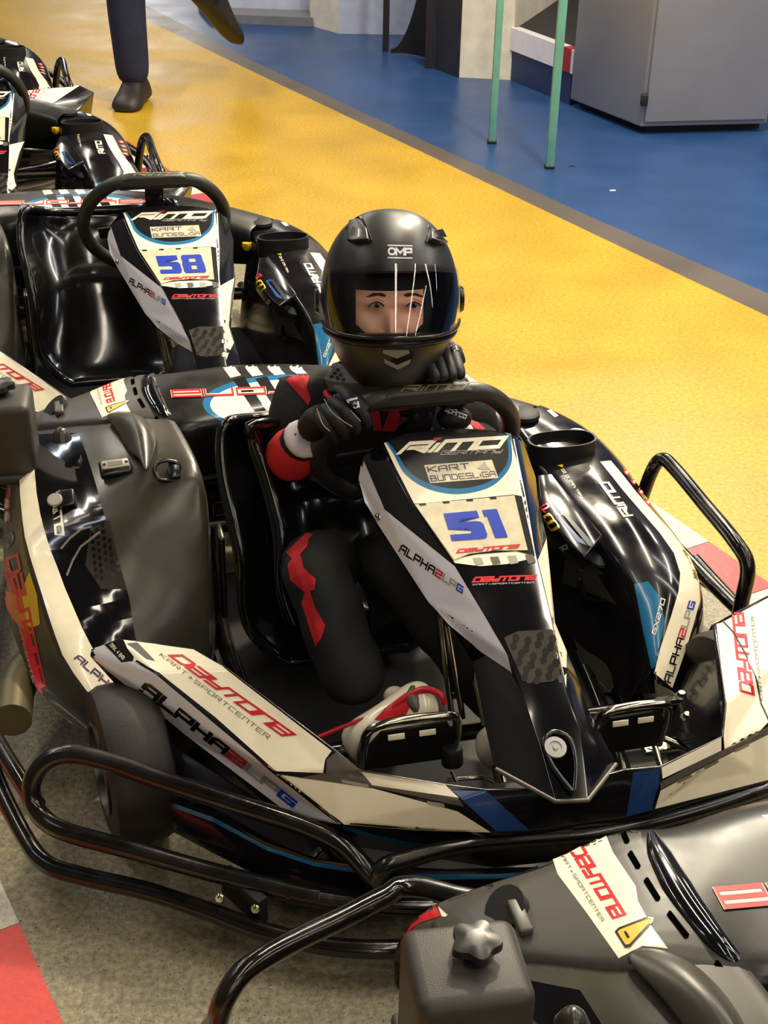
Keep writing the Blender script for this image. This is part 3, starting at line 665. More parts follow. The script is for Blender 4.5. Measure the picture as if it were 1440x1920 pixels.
tube('side_rail', [A(70, 1510, .135), A(40, 1465, .14), A(0, 1400, .14), A(-60, 1290, .14), A(-160, 1100, .13), (-.72, -.84, .12)], RB, TUBE, K, 12)
tube('side_rail', [A(0, 1478, .1), A(-70, 1370, .1), (-.55, -.82, .09), (-.8, -.80, .09)], RB, TUBE, K, 12)
# left side loop and rails
_a, _b = A(1222, 884, .285), A(1402, 1062, .27)
tube('side_loop', [_a + Vector((-.004, -.03, -.18)), _a + Vector((-.002, -.02, -.10)), _a, A(1242, 861, .315), A(1266, 880, .315), A(1320, 945, .31), A(1378, 1015, .30), _b, _b + Vector((.012, -.006, -.07)), _b + Vector((.014, -.01, -.15))], RB, TUBE, K, 12)
tube('side_rail', [A(1130, 850, .14), A(1210, 960, .15), A(1325, 1085, .16), A(1390, 1150, .16), A(1500, 1260, .16), LC + Vector((-.10, 0, .01)), LC], RB * .9, TUBE, K, 12)
# rear bumper
tube('rear_bumper', [(-.56, -.82, .10), (-.64, -.90, .11), A(405, 1960, .13, 'F'), A(408, 1915, .18, 'F'), A(425, 1865, .22, 'F'), A(465, 1815, .24, 'F'), A(550, 1765, .24, 'F'), A(640, 1722, .24, 'F'), A(720, 1682, .24, 'F'), A(775, 1662, .24, 'F'), (-.86, -.55, .24), (-.83, -.1, .24), (-.82, .3, .23), (-.76, .47, .2), (-.62, .56, .16), (-.5, .57, .13)], RB * 1.05, TUBE, K, 12)
for px_, py_ in ((424, 1667), (491, 1687)):
    lathe('bumper_bolt', [(0, .006), (.0035, .006), (.0035, .002), (.006, .002), (.0075, 0)], CHROME, K, frame_mtx(A(px_, py_, .085) + Vector((.016, -.012, 0)), (.9, -.5, .3)), 14)
box('bumper_clamp', A(458, 1678, .07), (.02, .09, .05), DARK, K, (0, 0, radians(-60)), .003)

# ---- right side cover over the engine (matte with glossy skin, cream stripe)
def pod_row(so, si, gb, mid, inn, bot, out=.055):
    so_, si_, gb_, mi_, in_ = A(*so), A(*si), A(*gb), A(*mid), A(*inn)
    ob = Vector((so_.x, so_.y - out * .35, max(.09, so_.z - .06))); ob2 = Vector((so_.x + .0, so_.y - out, bot + .05))
    sh = so_ + Vector((0, -.008, -.006)); ib = Vector((in_.x - .004, in_.y + .006, in_.z - .012)); ib2 = Vector((in_.x - .01, in_.y + .008, min(.06, in_.z - .05)))
    return [ob2, ob, sh, so_ + Vector((0, .004, 0)), si_, gb_, mi_, in_, ib, ib2]
rows = [pod_row((40, 790, .34), (66, 785, .35), (135, 790, .39), (225, 775, .42), (318, 765, .43), .12),
        pod_row((36, 815, .358), (64, 812, .368), (143, 810, .405), (230, 800, .42), (335, 790, .43), .12),
        pod_row((36, 860, .36), (64, 858, .372), (165, 858, .40), (270, 850, .42), (369, 852, .425), .12),
        pod_row((38, 905, .355), (68, 903, .365), (180, 900, .395), (285, 893, .41), (381, 893, .408), .12),
        pod_row((41, 950, .34), (76, 945, .35), (191, 940, .375), (295, 935, .38), (387, 935, .372), .12),
        pod_row((47, 1007, .32), (85, 1000, .33), (204, 990, .348), (302, 985, .348), (388, 985, .338), .12),
        pod_row((67, 1077, .285), (107, 1062, .29), (223, 1050, .3), (310, 1048, .292), (388, 1052, .275), .11),
        pod_row((93, 1160, .245), (140, 1145, .25), (242, 1122, .25), (320, 1120, .238), (388, 1128, .21), .10),
        pod_row((117, 1227, .205), (172, 1213, .21), (254, 1193, .2), (320, 1190, .188), (388, 1190, .16), .09),
        pod_row((160, 1292, .165), (208, 1262, .17), (272, 1240, .165), (330, 1232, .14), (388, 1235, .125), .08),
        pod_row((202, 1340, .135), (246, 1306, .14), (292, 1280, .13), (335, 1270, .12), (388, 1268, .10), .07)]
podR = grid('side_pod', rows, MATTE, K, sub=2, thick=.004, label='right side pod covering the engine')
podR.data.set_sharp_from_angle(angle=radians(70))
sr = lambda n, poly, m, **kw: sticker(n, poly, podR, m, **kw)
so = [(35, 842), (36, 880), (38, 927), (42, 970), (47, 1007), (57, 1045), (67, 1077), (80, 1118), (93, 1160), (105, 1195), (117, 1227), (138, 1262), (160, 1292), (200, 1338)]
si = [(63, 838), (65, 880), (69, 925), (76, 965), (85, 1000), (95, 1032), (107, 1062), (122, 1103), (140, 1145), (155, 1180), (172, 1213), (190, 1240), (208, 1262), (246, 1306)]
gb = [(146, 812), (162, 850), (181, 912), (190, 948), (203, 988), (213, 1022), (222, 1050), (232, 1086), (242, 1121), (248, 1158), (253, 1193), (262, 1215), (272, 1238), (291, 1276)]
sr('sticker', band(so, si), WHITE)
sr('gloss_skin', band([(si[0][0], 815)] + si, [(gb[0][0] - 5, 812)] + gb), GLOSS, label='scuffed glossy skin')
text('lettering', 'RIMO', [(98, 942), (103, 1003), (122, 1003), (112, 920)], podR, WHITE, lift=.0026, t=.24, gap=.22, aspect=1.5, slant=.1)
text('lettering', 'aLPHa', [(139, 1236), (212, 1302), (219, 1288), (150, 1228)], podR, PURP, lift=.0026, t=.2, gap=.3)
hx = []
for r_ in range(8):
    for c in range(6):
        cx, cy = 172 + c * 10.5 + r_ * 1.2, 990 + r_ * 13 + (6.5 if c % 2 else 0) - c * 3
        if 150 + r_ * 4 < cx < 198 + r_ * 4.2: hx.append([(cx + 4 * cos(radians(a)), cy + 5 * sin(radians(a))) for a in range(0, 360, 60)])
sr('hex_print', [(170, 990), (205, 975), (222, 1052), (238, 1105), (190, 1105), (160, 1060)], HEXC, lift=.0016)
sr('hex_print', hx, INK, lift=.0022)
SCR = mat('scratch_mark', (120, 114, 96), .5)
for q in ([(113, 1028), (130, 1008), (150, 992), (170, 986)], [(124, 1078), (135, 1050), (150, 1024), (186, 996)]):
    sr('scratch', band(q, [(x + 3, y + 3) for x, y in q]), SCR, lift=.0024)
# outer face colours
sideo = [(-15, 900), (-10, 1010), (5, 1090), (28, 1170), (50, 1250), (70, 1330)]
sidei = [(28, 1010), (32, 1060), (50, 1110), (68, 1165), (85, 1220), (102, 1290)]
sr('flame', [(0, 1065), (18, 1110), (32, 1160), (50, 1235), (72, 1300), (82, 1310), (60, 1200), (44, 1130), (28, 1090), (6, 1040)], RED, lift=.001)
sr('flame', [(5, 1105), (30, 1115), (42, 1125), (50, 1160), (45, 1180), (24, 1160), (14, 1140)], ORANGE, lift=.0015)
sr('flame', [(44, 1100), (56, 1072), (70, 1115), (76, 1170), (60, 1178), (45, 1165), (38, 1130)], YELLOW, lift=.0014)
text('lettering', 'DAYTONA', [(12, 1048), (72, 1290), (86, 1284), (36, 1040)], podR, RED, lift=.0022, t=.2, gap=.2)
text('lettering', 'KaRT+SPORTCENTER', [(5, 1055), (66, 1296), (70, 1294), (9, 1053)], podR, LGREY, lift=.0022, t=.16, gap=.35)
for i, (cx, cy) in enumerate(((8, 902), (10, 924), (10, 945), (10, 968))):
    sr('warning_ring', ellipse(cx, cy, 12, 14, 20), RED, lift=.0016); sr('warning_disc', ellipse(cx, cy, 9, 11, 20), WHITE, lift=.0022)
    sr('warning_symbol', [(cx - 3, cy - 6), (cx + 4, cy - 2), (cx + 2, cy + 6), (cx - 5, cy + 2)], INK, lift=.0028)
sr('cooling_hole', ellipse(14, 1012, 13, 18, 20, rot=25), INK, lift=.002)
# lap counter plate and handle
pc = cast(218, 884, caster(podR), lift=.004); Mn = frame_mtx(pc, (.45, .05, .9), (-.1, 1, 0))
def mbox(name, M, c, s, m, par, bev=.003, label=None):
    o = box(name, (0, 0, 0), s, m, par, (0, 0, 0), bev, label)
    for v in o.data.vertices: v.co = M @ (v.co + Vector(c))
    return o
hm = mbox('hour_meter', Mn, (0, 0, .004), (.058, .034, .018), INK, podR, .005)
mbox('meter_plate', Mn, (-.0, .004, .014), (.05, .020, .003), LGREY, hm, .003); mbox('meter_window', Mn, (0, .004, .0158), (.026, .009, .001), SILVER, hm, .0)
for x in (-.02, .02): mbox('meter_screw', Mn, (x, .004, .0162), (.005, .004, .001), INK, hm, 0)
def dhandle(px, py, scale=1):
    c = cast(px, py, caster(podR), lift=0); M = frame_mtx(c, (.55, .05, .85), (0, 1, 0))
    h = tube('fastener_loop', [M @ Vector(p) * 1 for p in ((.022, -.004, .0), (.022, .012, .012), (.0, .018, .016), (-.016, .014, .014), (-.022, 0, .012), (-.016, -.014, .008), (.0, -.016, .003), (.016, -.014, 0))], .004, INK, podR, 8, sm=4)
    mbox('fastener_block', M, (.014, .0, .004), (.02, .032, .02), INK, h, .003); return h
dhandle(312, 888)
c_ = cast(118, 942, caster(podR), lift=0); M_ = frame_mtx(c_, (.5, -.1, .85), (0, 1, 0))
kb_ = mbox('fastener_block', M_, (.006, .0, .006), (.034, .034, .022), INK, podR, .003)
lathe('fastener_cap', [(0, .003), (.012, .003), (.014, 0)], LGREY, kb_, M_ @ Matrix.Translation((-.012, -.002, .017)), 20)
# raised hump ridges on the cover
for pth, zz in (((255, 800, .432), (300, 780, .44)),): pass
hump = grid('cover_hump', [[A(190, 775, .425), A(225, 768, .43), A(265, 775, .432), A(290, 800, .43)], [A(205, 790, .43), A(235, 770, .465), A(268, 782, .46), A(296, 825, .43)],
                           [A(222, 812, .43), A(250, 800, .455), A(275, 815, .45), A(290, 850, .425)], [A(240, 850, .425), A(256, 855, .428), A(268, 870, .425), A(275, 890, .418)]], MATTE, K, sub=2)

# ---- rear bodywork: corner with vents, then the fairing behind the seat
G = lambda x, y, z: at(x, y, z, 'F')
cols = [
 [G(735, 1790, .17), G(752, 1745, .26), G(775, 1770, .31), G(830, 1800, .33)],
 [G(755, 1740, .22), G(803, 1680, .33), G(850, 1710, .37), G(905, 1765, .385)],
 [G(850, 1705, .30), G(915, 1637, .375), G(970, 1700, .395), G(1040, 1790, .40)],
 [G(970, 1650, .33), G(1034, 1601, .405), G(1085, 1690, .415), G(1152, 1797, .425)],
 [G(1080, 1600, .36), G(1129, 1548, .43), G(1178, 1650, .432), G(1250, 1785, .435)],
 [G(1160, 1575, .36), G(1201, 1527, .43), G(1240, 1640, .437), G(1335, 1795, .435)],
 [A(290, 745, .36), A(325, 703, .43), A(325, 740, .437), A(342, 791, .43)],
 [A(413, 730, .35), A(413, 683, .425), A(420, 730, .437), A(430, 774, .43)],
 [A(500, 730, .34), A(500, 680, .425), A(510, 720, .437), A(540, 752, .43)],
 [A(590, 735, .34), A(590, 682, .425), A(600, 715, .435), A(630, 742, .43)],
 [A(740, 745, .33), A(740, 690, .42), A(740, 720, .428), A(740, 748, .42)],
 [A(890, 770, .31), A(900, 717, .40), A(895, 745, .405), A(885, 772, .395)],
 [A(1030, 800, .27), A(1016, 749, .365), A(995, 773, .385), A(965, 800, .375)]]
for c in cols[6:11]: c[1] = c[1] + Vector((-.022, 0, .012)); c[0] = c[0] + Vector((-.02, 0, 0))
for ci_, c in enumerate(cols): c.insert(0, Vector((c[0].x + .02, c[0].y, .12 if ci_ < 3 else .2)))
for i, c in enumerate(cols):
    if i > 3: c.append(c[-1] + Vector((.012, 0, -.022))); c.append(c[-1] + Vector((.005, 0, -.10 if i < 12 else -.03)))
    else: c.append(c[-1] + Vector((.01, .0, -.01))); c.append(c[-1] + Vector((.01, .0, -.06)))
rear = grid('rear_fairing', cols, REARM, K, sub=2, thick=.004)
rear.data.set_sharp_from_angle(angle=radians(70))
rs = lambda n, poly, m, k='F', **kw: sticker(n, poly, rear, m, k=k, **kw)
MG = mat('matte_grey_cover', (70, 68, 62), .4, rnoise=.08)
rs('matte_skin', [(730, 1800), (752, 1745), (803, 1679), (915, 1637), (1034, 1601), (1129, 1548), (1201, 1527), (1201, 1560), (1212, 1610), (1262, 1690), (1330, 1790), (1380, 1860), (1200, 1870), (1000, 1850), (860, 1840)], MG, lift=.0008)
rs('sticker', [(1034, 1603), (1129, 1549), (1150, 1600), (1192, 1662), (1196, 1690), (1222, 1738), (1252, 1779), (1226, 1776), (1205, 1774), (1160, 1797), (1100, 1712), (1046, 1640)], WHITE, lift=.0014)
text('lettering', 'DAYTONA', [(1066, 1594), (1148, 1724), (1174, 1714), (1094, 1586)], rear, RED, k='F', lift=.0024, t=.21, gap=.2, slant=.1)
text('lettering', 'KaRT+SPORTCENTER', [(1048, 1600), (1128, 1730), (1134, 1726), (1054, 1598)], rear, GREY, k='F', lift=.0024, t=.13, gap=.35)
rs('warning_triangle', [(1153, 1748), (1160, 1741), (1214, 1720), (1226, 1722), (1224, 1731), (1182, 1777), (1172, 1778)], YELLOW, lift=.0024)
rs('warning_border', band([(1153, 1748), (1172, 1778), (1182, 1777), (1224, 1731), (1226, 1722), (1214, 1720), (1160, 1741), (1153, 1748)], [(1158, 1749), (1173, 1773), (1180, 1772), (1219, 1730), (1221, 1725), (1214, 1724), (1162, 1744), (1158, 1749)]), INK, lift=.003)
rs('warning_symbol', [(1170, 1749), (1174, 1747), (1181, 1759), (1177, 1761)], INK, lift=.003)
sticker('sticker', [(745, 1790), (750, 1745), (770, 1712), (800, 1680), (812, 1692), (828, 1718), (790, 1730), (772, 1742)], [rear, podR], RED, parent=rear, k='F', lift=.0016)
sticker('sticker', [(829, 1719), (822, 1700), (840, 1716), (836, 1720)], [rear, podR], WHITE, parent=rear, k='F', lift=.0016)
slots = [((1166, 1556), (1176, 1580)), ((1181, 1600), (1197, 1627)), ((1211, 1650), (1234, 1687)), ((1254, 1713), (1288, 1757)), ((1342, 1805), (1378, 1845))]
for (x0, y0), (x1, y1) in slots:
    d = Vector((x1 - x0, y1 - y0, 0)).normalized(); nn = Vector((-d.y, d.x, 0)) * 5.5; a, b = Vector((x0, y0, 0)), Vector((x1, y1, 0))
    rs('vent_slot', [tuple(p[:2]) for p in (a + nn, a - nn * .6 - d * 3, a - nn, b - nn, b + d * 3, b + nn)], VOID, lift=.0024)
# glossy fold beside the vents
tube('corner_fold', [G(1222, 1560, .425), G(1236, 1600, .432), G(1268, 1660, .434), G(1310, 1722, .432), G(1360, 1780, .43), G(1415, 1822, .415)], [.005, .015, .019, .018, .013, .004], GLOSS, K, 14, flat=.55)
# graphics behind the seat
rr_ = lambda n, poly, m, **kw: rs(n, poly, m, k='51', **kw)
ring_o = ellipse(548, 757, 168, 54, 48); ring_i = ellipse(548, 759, 154, 47, 48)
rr_('ring', band(ring_o + [ring_o[0]], ring_i + [ring_i[0]]), BLUE, lift=.0012)
rr_('sticker', ring_i, WHITE, lift=.0012)
for i in range(4): 
    x = 437 + i * 42
    rr_('stripe', [(x, 712 - i), (x + 21, 707 - i), (x + 62, 770), (x + 40, 772)], INK, lift=.0018)
for i in range(4):
    x = 414 + i * 41.5
    rr_('stripe', [(x, 684 - min(i, 1) * 2), (x + 23, 683 - min(i, 1) * 2), (x + 30, 694), (x + 38, 704 - i), (x + 18, 709 - i * 2.5), (x + 8, 695)], WHITE, lift=.0012)
for tt, mm, lf in ((.36, WHITE, .0024), (.22, RED, .0034)):
    text('lettering', 'DAYTONA', [(742, 717), (327, 732), (320, 747), (736, 732)], rear, mm, k='51', lift=lf, t=tt, gap=.55, slant=-.6, aspect=3.3)
# air box with star knob
bx = box('air_box', (-.566, -.738, .425), (.112, .124, .15), BOX, K, (0, 0, radians(-4)), .016, segs=4)
kn = lathe('knob_stem', [(0, .02), (.012, .02), (.012, 0), (.02, -.002)], DARK, bx, frame_mtx((-.572, -.728, .502), (0, 0, 1)), 16)
bm = bmesh.new(); n = 40; tp, bt, ti = [], [], []
for i in range(n):
    a = 2 * pi * i / n; r_ = .0245 + .0035 * cos(5 * a)
    bt.append(bm.verts.new((r_ * cos(a), r_ * sin(a), 0))); tp.append(bm.verts.new((r_ * .98 * cos(a), r_ * .98 * sin(a), .010))); ti.append(bm.verts.new((.012 * cos(a), .012 * sin(a), .013)))
for i in range(n):
    j = (i + 1) % n; bm.faces.new((bt[i], bt[j], tp[j], tp[i])); bm.faces.new((tp[i], tp[j], ti[j], ti[i]))
bm.faces.new(ti); bm.faces.new(bt[::-1])
bmesh.ops.translate(bm, vec=(-.572, -.728, .512), verts=bm.verts); frombm('star_knob', bm, KNOBM, bx).data.set_sharp_from_angle(angle=radians(40))
box('air_box_base', (-.566, -.738, .35), (.122, .134, .02), BOX, bx, (0, 0, radians(-4)), .006)
box('engine_block', (-.57, -.60, .25), (.22, .24, .2), DARK, K, (0, 0, 0), .02)
tube('intake_funnel', [G(945, 1700, .395), G(985, 1730, .36)], [.028, .02], DARK, K, 16, sm=0)
mbox('intake_tab', frame_mtx(G(975, 1720, .40), (0, 0, 1)), (0, 0, 0), (.05, .018, .012), MG, K, .003)
EXM = mat('sooty_exhaust', (96, 88, 62), .45, metal=.4)
tube('exhaust', [Vector((-.30, -.66, .13)), Vector((-.20, -.74, .12)), Vector((-.085, -.755, .118))], .034, EXM, K, 20, sm=3)
lathe('spark_cap', [(0, .010), (.008, .008), (.014, .0), (.02, -.014)], MATTE, K, frame_mtx(G(1075, 1905, .43), (0, 0, 1)), 18)

# ---- left side pod
def lrow(o, s, m_, r_, wall=.05):
    o_, s_, m2, r2 = A(*o), A(*s), A(*m_), A(*r_)
    return [Vector((o_.x, o_.y + .02, .08)), Vector((o_.x, o_.y + .012, max(.1, o_.z - .06))), o_, s_, m2, r2, r2 + Vector((0, -.006, -.01)), Vector((r2.x, r2.y - wall, .07))]
rows = [lrow((1016, 749, .36), (1000, 765, .375), (982, 782, .375), (962, 800, .365)),
        lrow((1066, 770, .345), (1040, 785, .365), (1010, 800, .365), (972, 815, .36)),
        lrow((1112, 796, .33), (1085, 812, .355), (1040, 828, .355), (985, 835, .35)),
        lrow((1172, 852, .305), (1128, 866, .34), (1070, 866, .34), (1004, 860, .335)),
        lrow((1219, 925, .285), (1162, 914, .335), (1110, 915, .335), (1048, 919, .33)),
        lrow((1245, 960, .275), (1200, 957, .325), (1140, 957, .328), (1080, 955, .322)),
        lrow((1272, 993, .265), (1232, 990, .31), (1170, 990, .318), (1106, 988, .312)),
        lrow((1305, 1043, .25), (1262, 1035, .29), (1200, 1035, .3), (1145, 1035, .295)),
        lrow((1319, 1090, .235), (1276, 1082, .268), (1228, 1080, .275), (1176, 1078, .275)),
        lrow((1318, 1135, .215), (1270, 1130, .24), (1235, 1128, .245), (1195, 1122, .245)),
        lrow((1296, 1205, .18), (1246, 1193, .2), (1226, 1190, .205), (1207, 1183, .205)),
        lrow((1266, 1297, .13), (1229, 1288, .15), (1227, 1270, .155), (1222, 1258, .16))]
podL = grid('side_pod', rows, GLOSS2, K, sub=2, thick=.004, label='left side pod with gear lever slot')
podL.data.set_sharp_from_angle(angle=radians(70))
sl = lambda n, poly, m, **kw: sticker(n, poly, podL, m, **kw)
lo = [(1145, 864), (1166, 889), (1192, 922), (1222, 957), (1256, 994), (1289, 1037), (1309, 1081), (1312, 1126), (1301, 1166), (1285, 1220), (1260, 1290)]
li = [(1125, 866), (1146, 892), (1168, 920), (1204, 962), (1237, 1000), (1263, 1037), (1275, 1075), (1272, 1108), (1258, 1155), (1238, 1215), (1227, 1262)]
sl('sticker', band(lo, li), WHITE)
sl('sticker', [(1020, 766), (1036, 762), (1054, 776), (1040, 783)], WHITE)
text('lettering', 'RIMO', [(1186, 966), (1142, 905), (1124, 908), (1168, 970)], podL, WHITE, lift=.0026, t=.26, gap=.22, aspect=1.4, slant=.1)
AL = [(1257, 1281), (1303, 1130), (1291, 1127), (1243, 1276)]
for only, mm in (({0, 1, 2, 3, 4}, INK), ({5}, RED), ({6, 7}, LGREY), ({8}, NUMBLUE)):
    text('lettering', 'aLPHa2LPG', AL, podL, mm, lift=.0026, t=.2, gap=.32, only=only)
sl('sticker', band([(1189, 1095), (1196, 1130), (1205, 1178), (1222, 1255)], [(1215, 1090), (1238, 1120), (1246, 1165), (1228, 1250)]), BLUE, lift=.001)
text('lettering', 'GX270', [(1229, 1190), (1247, 1125), (1239, 1122), (1222, 1186)], podL, WHITE, lift=.0026, t=.18, gap=.3)
text('lettering', 'KaRT INFO 10 50', [(1090, 936), (1052, 882), (1057, 880), (1094, 934)], podL, WHITE, lift=.0024, t=.16, gap=.3)
sl('warning_triangle', [(1045, 874), (1055, 871), (1056, 878)], YELLOW, lift=.0024)
for i, (cx, cy) in enumerate(((1176, 884), (1190, 902), (1203, 921), (1216, 940))):
    sl('warning_ring', ellipse(cx, cy, 10, 7, 18, rot=50), RED, lift=.0016); sl('warning_disc', ellipse(cx, cy, 7.5, 5, 18, rot=50), WHITE, lift=.0022)
    sl('warning_symbol', [(cx - 4, cy - 2), (cx + 3, cy - 3), (cx + 4, cy + 2), (cx - 2, cy + 3)], INK, lift=.0028)
sl('stripe', band([(1068, 773), (1108, 796), (1140, 824), (1166, 851), (1190, 884), (1214, 922)], [(1060, 775), (1098, 799), (1130, 828), (1156, 856), (1180, 889), (1206, 926)]), RED, lift=.0012)
# inner housing with the lever slot
sb = mesh('lever_plate', [A(1003, 915, .315), A(1030, 912, .318), A(1124, 1028, .275), A(1090, 1070, .265), A(1060, 1045, .27), A(1012, 985, .295)], [(0, 1, 2, 3, 4, 5)], GLOSS2, K, False, solid=.035, bevel=.003)
mesh('inner_wall', [A(1060, 1046, .255), A(1090, 1071, .25), A(1124, 1030, .26), A(1170, 1082, .255), A(1204, 1180, .19), A(1224, 1262, .145), A(1226, 1300, .1), A(1110, 1300, .06), A(1050, 1120, .13)], [(0, 1, 2, 3, 4, 5, 6, 7, 8)][0:0] + [(0, 1, 8), (1, 2, 3, 4, 8), (4, 5, 6, 7, 8)], MATTE, K, True, solid=.004)
ss = lambda n, poly, m, **kw: sticker(n, poly, sb, m, **kw)
ss('slot', [(1056, 967), (1062, 965), (1112, 1022), (1104, 1026)], INK, lift=.004)
ss('sticker', band([(1047, 962), (1044, 966), (1082, 1016), (1108, 1026), (1116, 1024), (1062, 962), (1050, 960)], [(1052, 966), (1051, 969), (1088, 1010), (1106, 1020), (1108, 1018), (1060, 967), (1052, 966)]), DBLUE, lift=.0015)
text('lettering', '8', [(1036, 997), (1050, 991), (1030, 962), (1018, 968)], sb, YELLOW, lift=.003, t=.16)
text('lettering', '10', [(1053, 1034), (1066, 1028), (1062, 1020), (1050, 1026)], sb, WHITE, lift=.003, t=.2)
text('lettering', 'P', [(1022, 962), (1033, 956), (1024, 944), (1013, 950)], sb, RED, lift=.003, t=.2)
hc = A(1121, 1096, .225); hm_ = frame_mtx(hc, (.45, -.25, .85))
lathe('lever_well', [(.036, .0), (.033, .004), (.030, .0), (.028, -.03), (0, -.03)], INK, K, hm_, 28)
hk = lathe('pull_handle', [(0, .055), (.01, .054), (.024, .048), (.026, .043), (.02, .040), (.008, .036), (.007, .022), (.014, .014), (.014, -.01), (0, -.01)], DARK, K, frame_mtx(A(1121, 1078, .225), (.2, -.05, 1)), 24)
for v in hk.data.vertices: pass
# cup ring: oval hoop, floor, silver cap
cc = A(1054, 822, .372); ring1 = [Vector((cc.x + .036 * (abs(sin(a)) ** .8) * (1 if sin(a) > 0 else -1), cc.y + .071 * (abs(cos(a)) ** .8) * (1 if cos(a) > 0 else -1), cc.z)) for a in [2 * pi * i / 32 for i in range(32)]]
bm = bmesh.new(); vo = [bm.verts.new(p) for p in ring1]; vb = [bm.verts.new(p - Vector((0, 0, .045))) for p in ring1]
c0 = Vector((cc.x, cc.y, cc.z)); vi = [bm.verts.new(c0 + (p - c0) * .93) for p in ring1]; vib = [bm.verts.new(c0 + (p - c0) * .93 - Vector((0, 0, .045))) for p in ring1]
for i in range(32):
    j = (i + 1) % 32; bm.faces.new((vo[i], vo[j], vb[j], vb[i])); bm.faces.new((vo[i], vi[i], vi[j], vo[j])); bm.faces.new((vi[i], vib[i], vib[j], vi[j]))
bm.faces.new(vib[::-1]); bmesh.ops.recalc_face_normals(bm, faces=bm.faces)
hoop = frombm('cup_holder', bm, DARK, K); hoop.data.set_sharp_from_angle(angle=radians(50))
lathe('filler_cap', [(0, .012), (.018, .012), (.02, .009), (.02, 0)], DISC, hoop, frame_mtx(A(1082, 820, .345), (0, 0, 1)), 20)
box('hoop_neck', A(1000, 850, .33), (.03, .03, .03), DARK, K, bevel=.006)
yk = lathe('fuel_tap', [(0, .012), (.014, .010), (.016, 0), (.008, -.012)], YELLOW, K, frame_mtx(at(463, 461, .33, '58'), (0, 0, 1)), 6)
fc = lathe('fuel_cap', [(0, .012), (.025, .012), (.032, .008), (.033, 0)], DARK, K, frame_mtx(A(982, 780, .372), (0, 0, 1)), 28)
# bolts on the floor plate near the right pedal
for a_ in ((1288, 1348, .15), (1320, 1372, .15), (1277, 1308, .14)): lathe('floor_bolt', [(0, .012), (.006, .012), (.008, .006), (.012, .004), (.012, 0)], STEEL, K, frame_mtx(A(*a_), (0, 0, 1)), 12)
mesh('brake_cover', [A(1268, 1300, .13), A(1335, 1170, .2), A(1352, 1250, .24), A(1356, 1385, .24), A(1300, 1410, .16), A(1255, 1370, .12)], [(0, 1, 2, 3, 4, 5)], GLOSS2, K, False, solid=.004)
tube('tie_rod', [A(1215, 1370, .13), A(1300, 1410, .12)], .006, CHROME, K, 8, sm=0)
tube('tie_rod', [A(1228, 1400, .12), A(1240, 1440, .12)], .006, CHROME, K, 8, sm=0)
box('floor_bracket', A(1240, 1400, .1), (.03, .07, .01), CHROME, K)

# ---- seat shell
rim_r = [A(430, 792, .50), A(415, 830, .47), A(420, 900, .42), A(440, 980, .36), A(455, 1050, .30), A(455, 1120, .23), A(470, 1180, .17), A(510, 1222, .12), A(540, 1240, .10)]
vc = -.15
rows = []
for i, p in enumerate(rim_r):
    q = Vector((p.x, 2 * vc - p.y, p.z)); f = i / (len(rim_r) - 1)
    dpt = .09 * (1 - f) + .12 * sin(pi * min(f * 1.1, 1)) * .6; nrmv = Vector((-.75, 0, -.35)) if f < .55 else Vector((-.3, 0, -.9)).lerp(Vector((0, 0, -1)), (f - .55) / .45)
    if f > .93: dpt *= .35
    rows.append([p + Vector((-.004, -.014, -.012)), p, p + Vector((0, .02, 0)) + nrmv * dpt * .45, p.lerp(q, .22) + nrmv * dpt, p.lerp(q, .5) + nrmv * dpt * 1.08, p.lerp(q, .78) + nrmv * dpt, q + Vector((0, -.02, 0)) + nrmv * dpt * .45, q, q + Vector((-.004, .014, -.012))])
top = [v + Vector((-.03, 0, -.02)) for v in rows[0]]
seat = grid('seat', [top] + rows, SEAT, K, sub=2, thick=.006)
rim = [rows[-1][4]] 
rp = [rows[-1][4], rows[-1][2]] + [r_[1] for r_ in rows[::-1]] + [rows[0][3] + Vector((0, 0, .0)), rows[0][5]] + [r_[7] for r_ in rows] + [rows[-1][6]]
tube('seat_rim', rp, .0115, SEAT, seat, 10, closed=True, sm=4)
for s_, x in ((-1, -.36), (1, .06)): box('seat_bracket', (-.35, x, .2), (.06, .012, .18), STEEL, K, bevel=.004)


NG = {'5': [[(0,1),(.95,1),(.95,.76),(.36,.76),(.36,.62),(0,.62)], [(0,.64),(.82,.64),(.95,.6),(1,.5),(1,.32),(.6,.32),(.6,.38),(.56,.42),(0,.42)], [(.6,.32),(1,.32),(1,.14),(.95,.03),(.84,0),(0,0),(0,.22),(.56,.22),(.6,.27)]],
      '1': [[(0,1),(.42,1),(.42,0),(.08,0),(.08,.78),(0,.76)]],
      '8': [[(.1,1),(.9,1),(.97,.92),(.97,.8),(.03,.8),(.03,.92)], [(.03,.8),(.35,.8),(.35,.6),(.03,.6)], [(.65,.8),(.97,.8),(.97,.6),(.65,.6)], [(.03,.6),(.97,.6),(1,.54),(1,.42),(0,.42),(0,.54)], [(0,.42),(.37,.42),(.37,.2),(0,.2)], [(.63,.42),(1,.42),(1,.2),(.63,.2)], [(0,.2),(1,.2),(1,.08),(.93,0),(.07,0),(0,.08)]],
      '2': [[(0,1),(.9,1),(1,.9),(1,.76),(0,.76)], [(.64,.76),(1,.76),(1,.5),(.64,.56)], [(.0,.3),(.64,.62),(1,.5),(.36,.22),(0,.22)], [(0,.24),(1,.24),(1,0),(0,0)]]}
NW = {'5': 1, '1': .44, '8': 1, '2': 1}
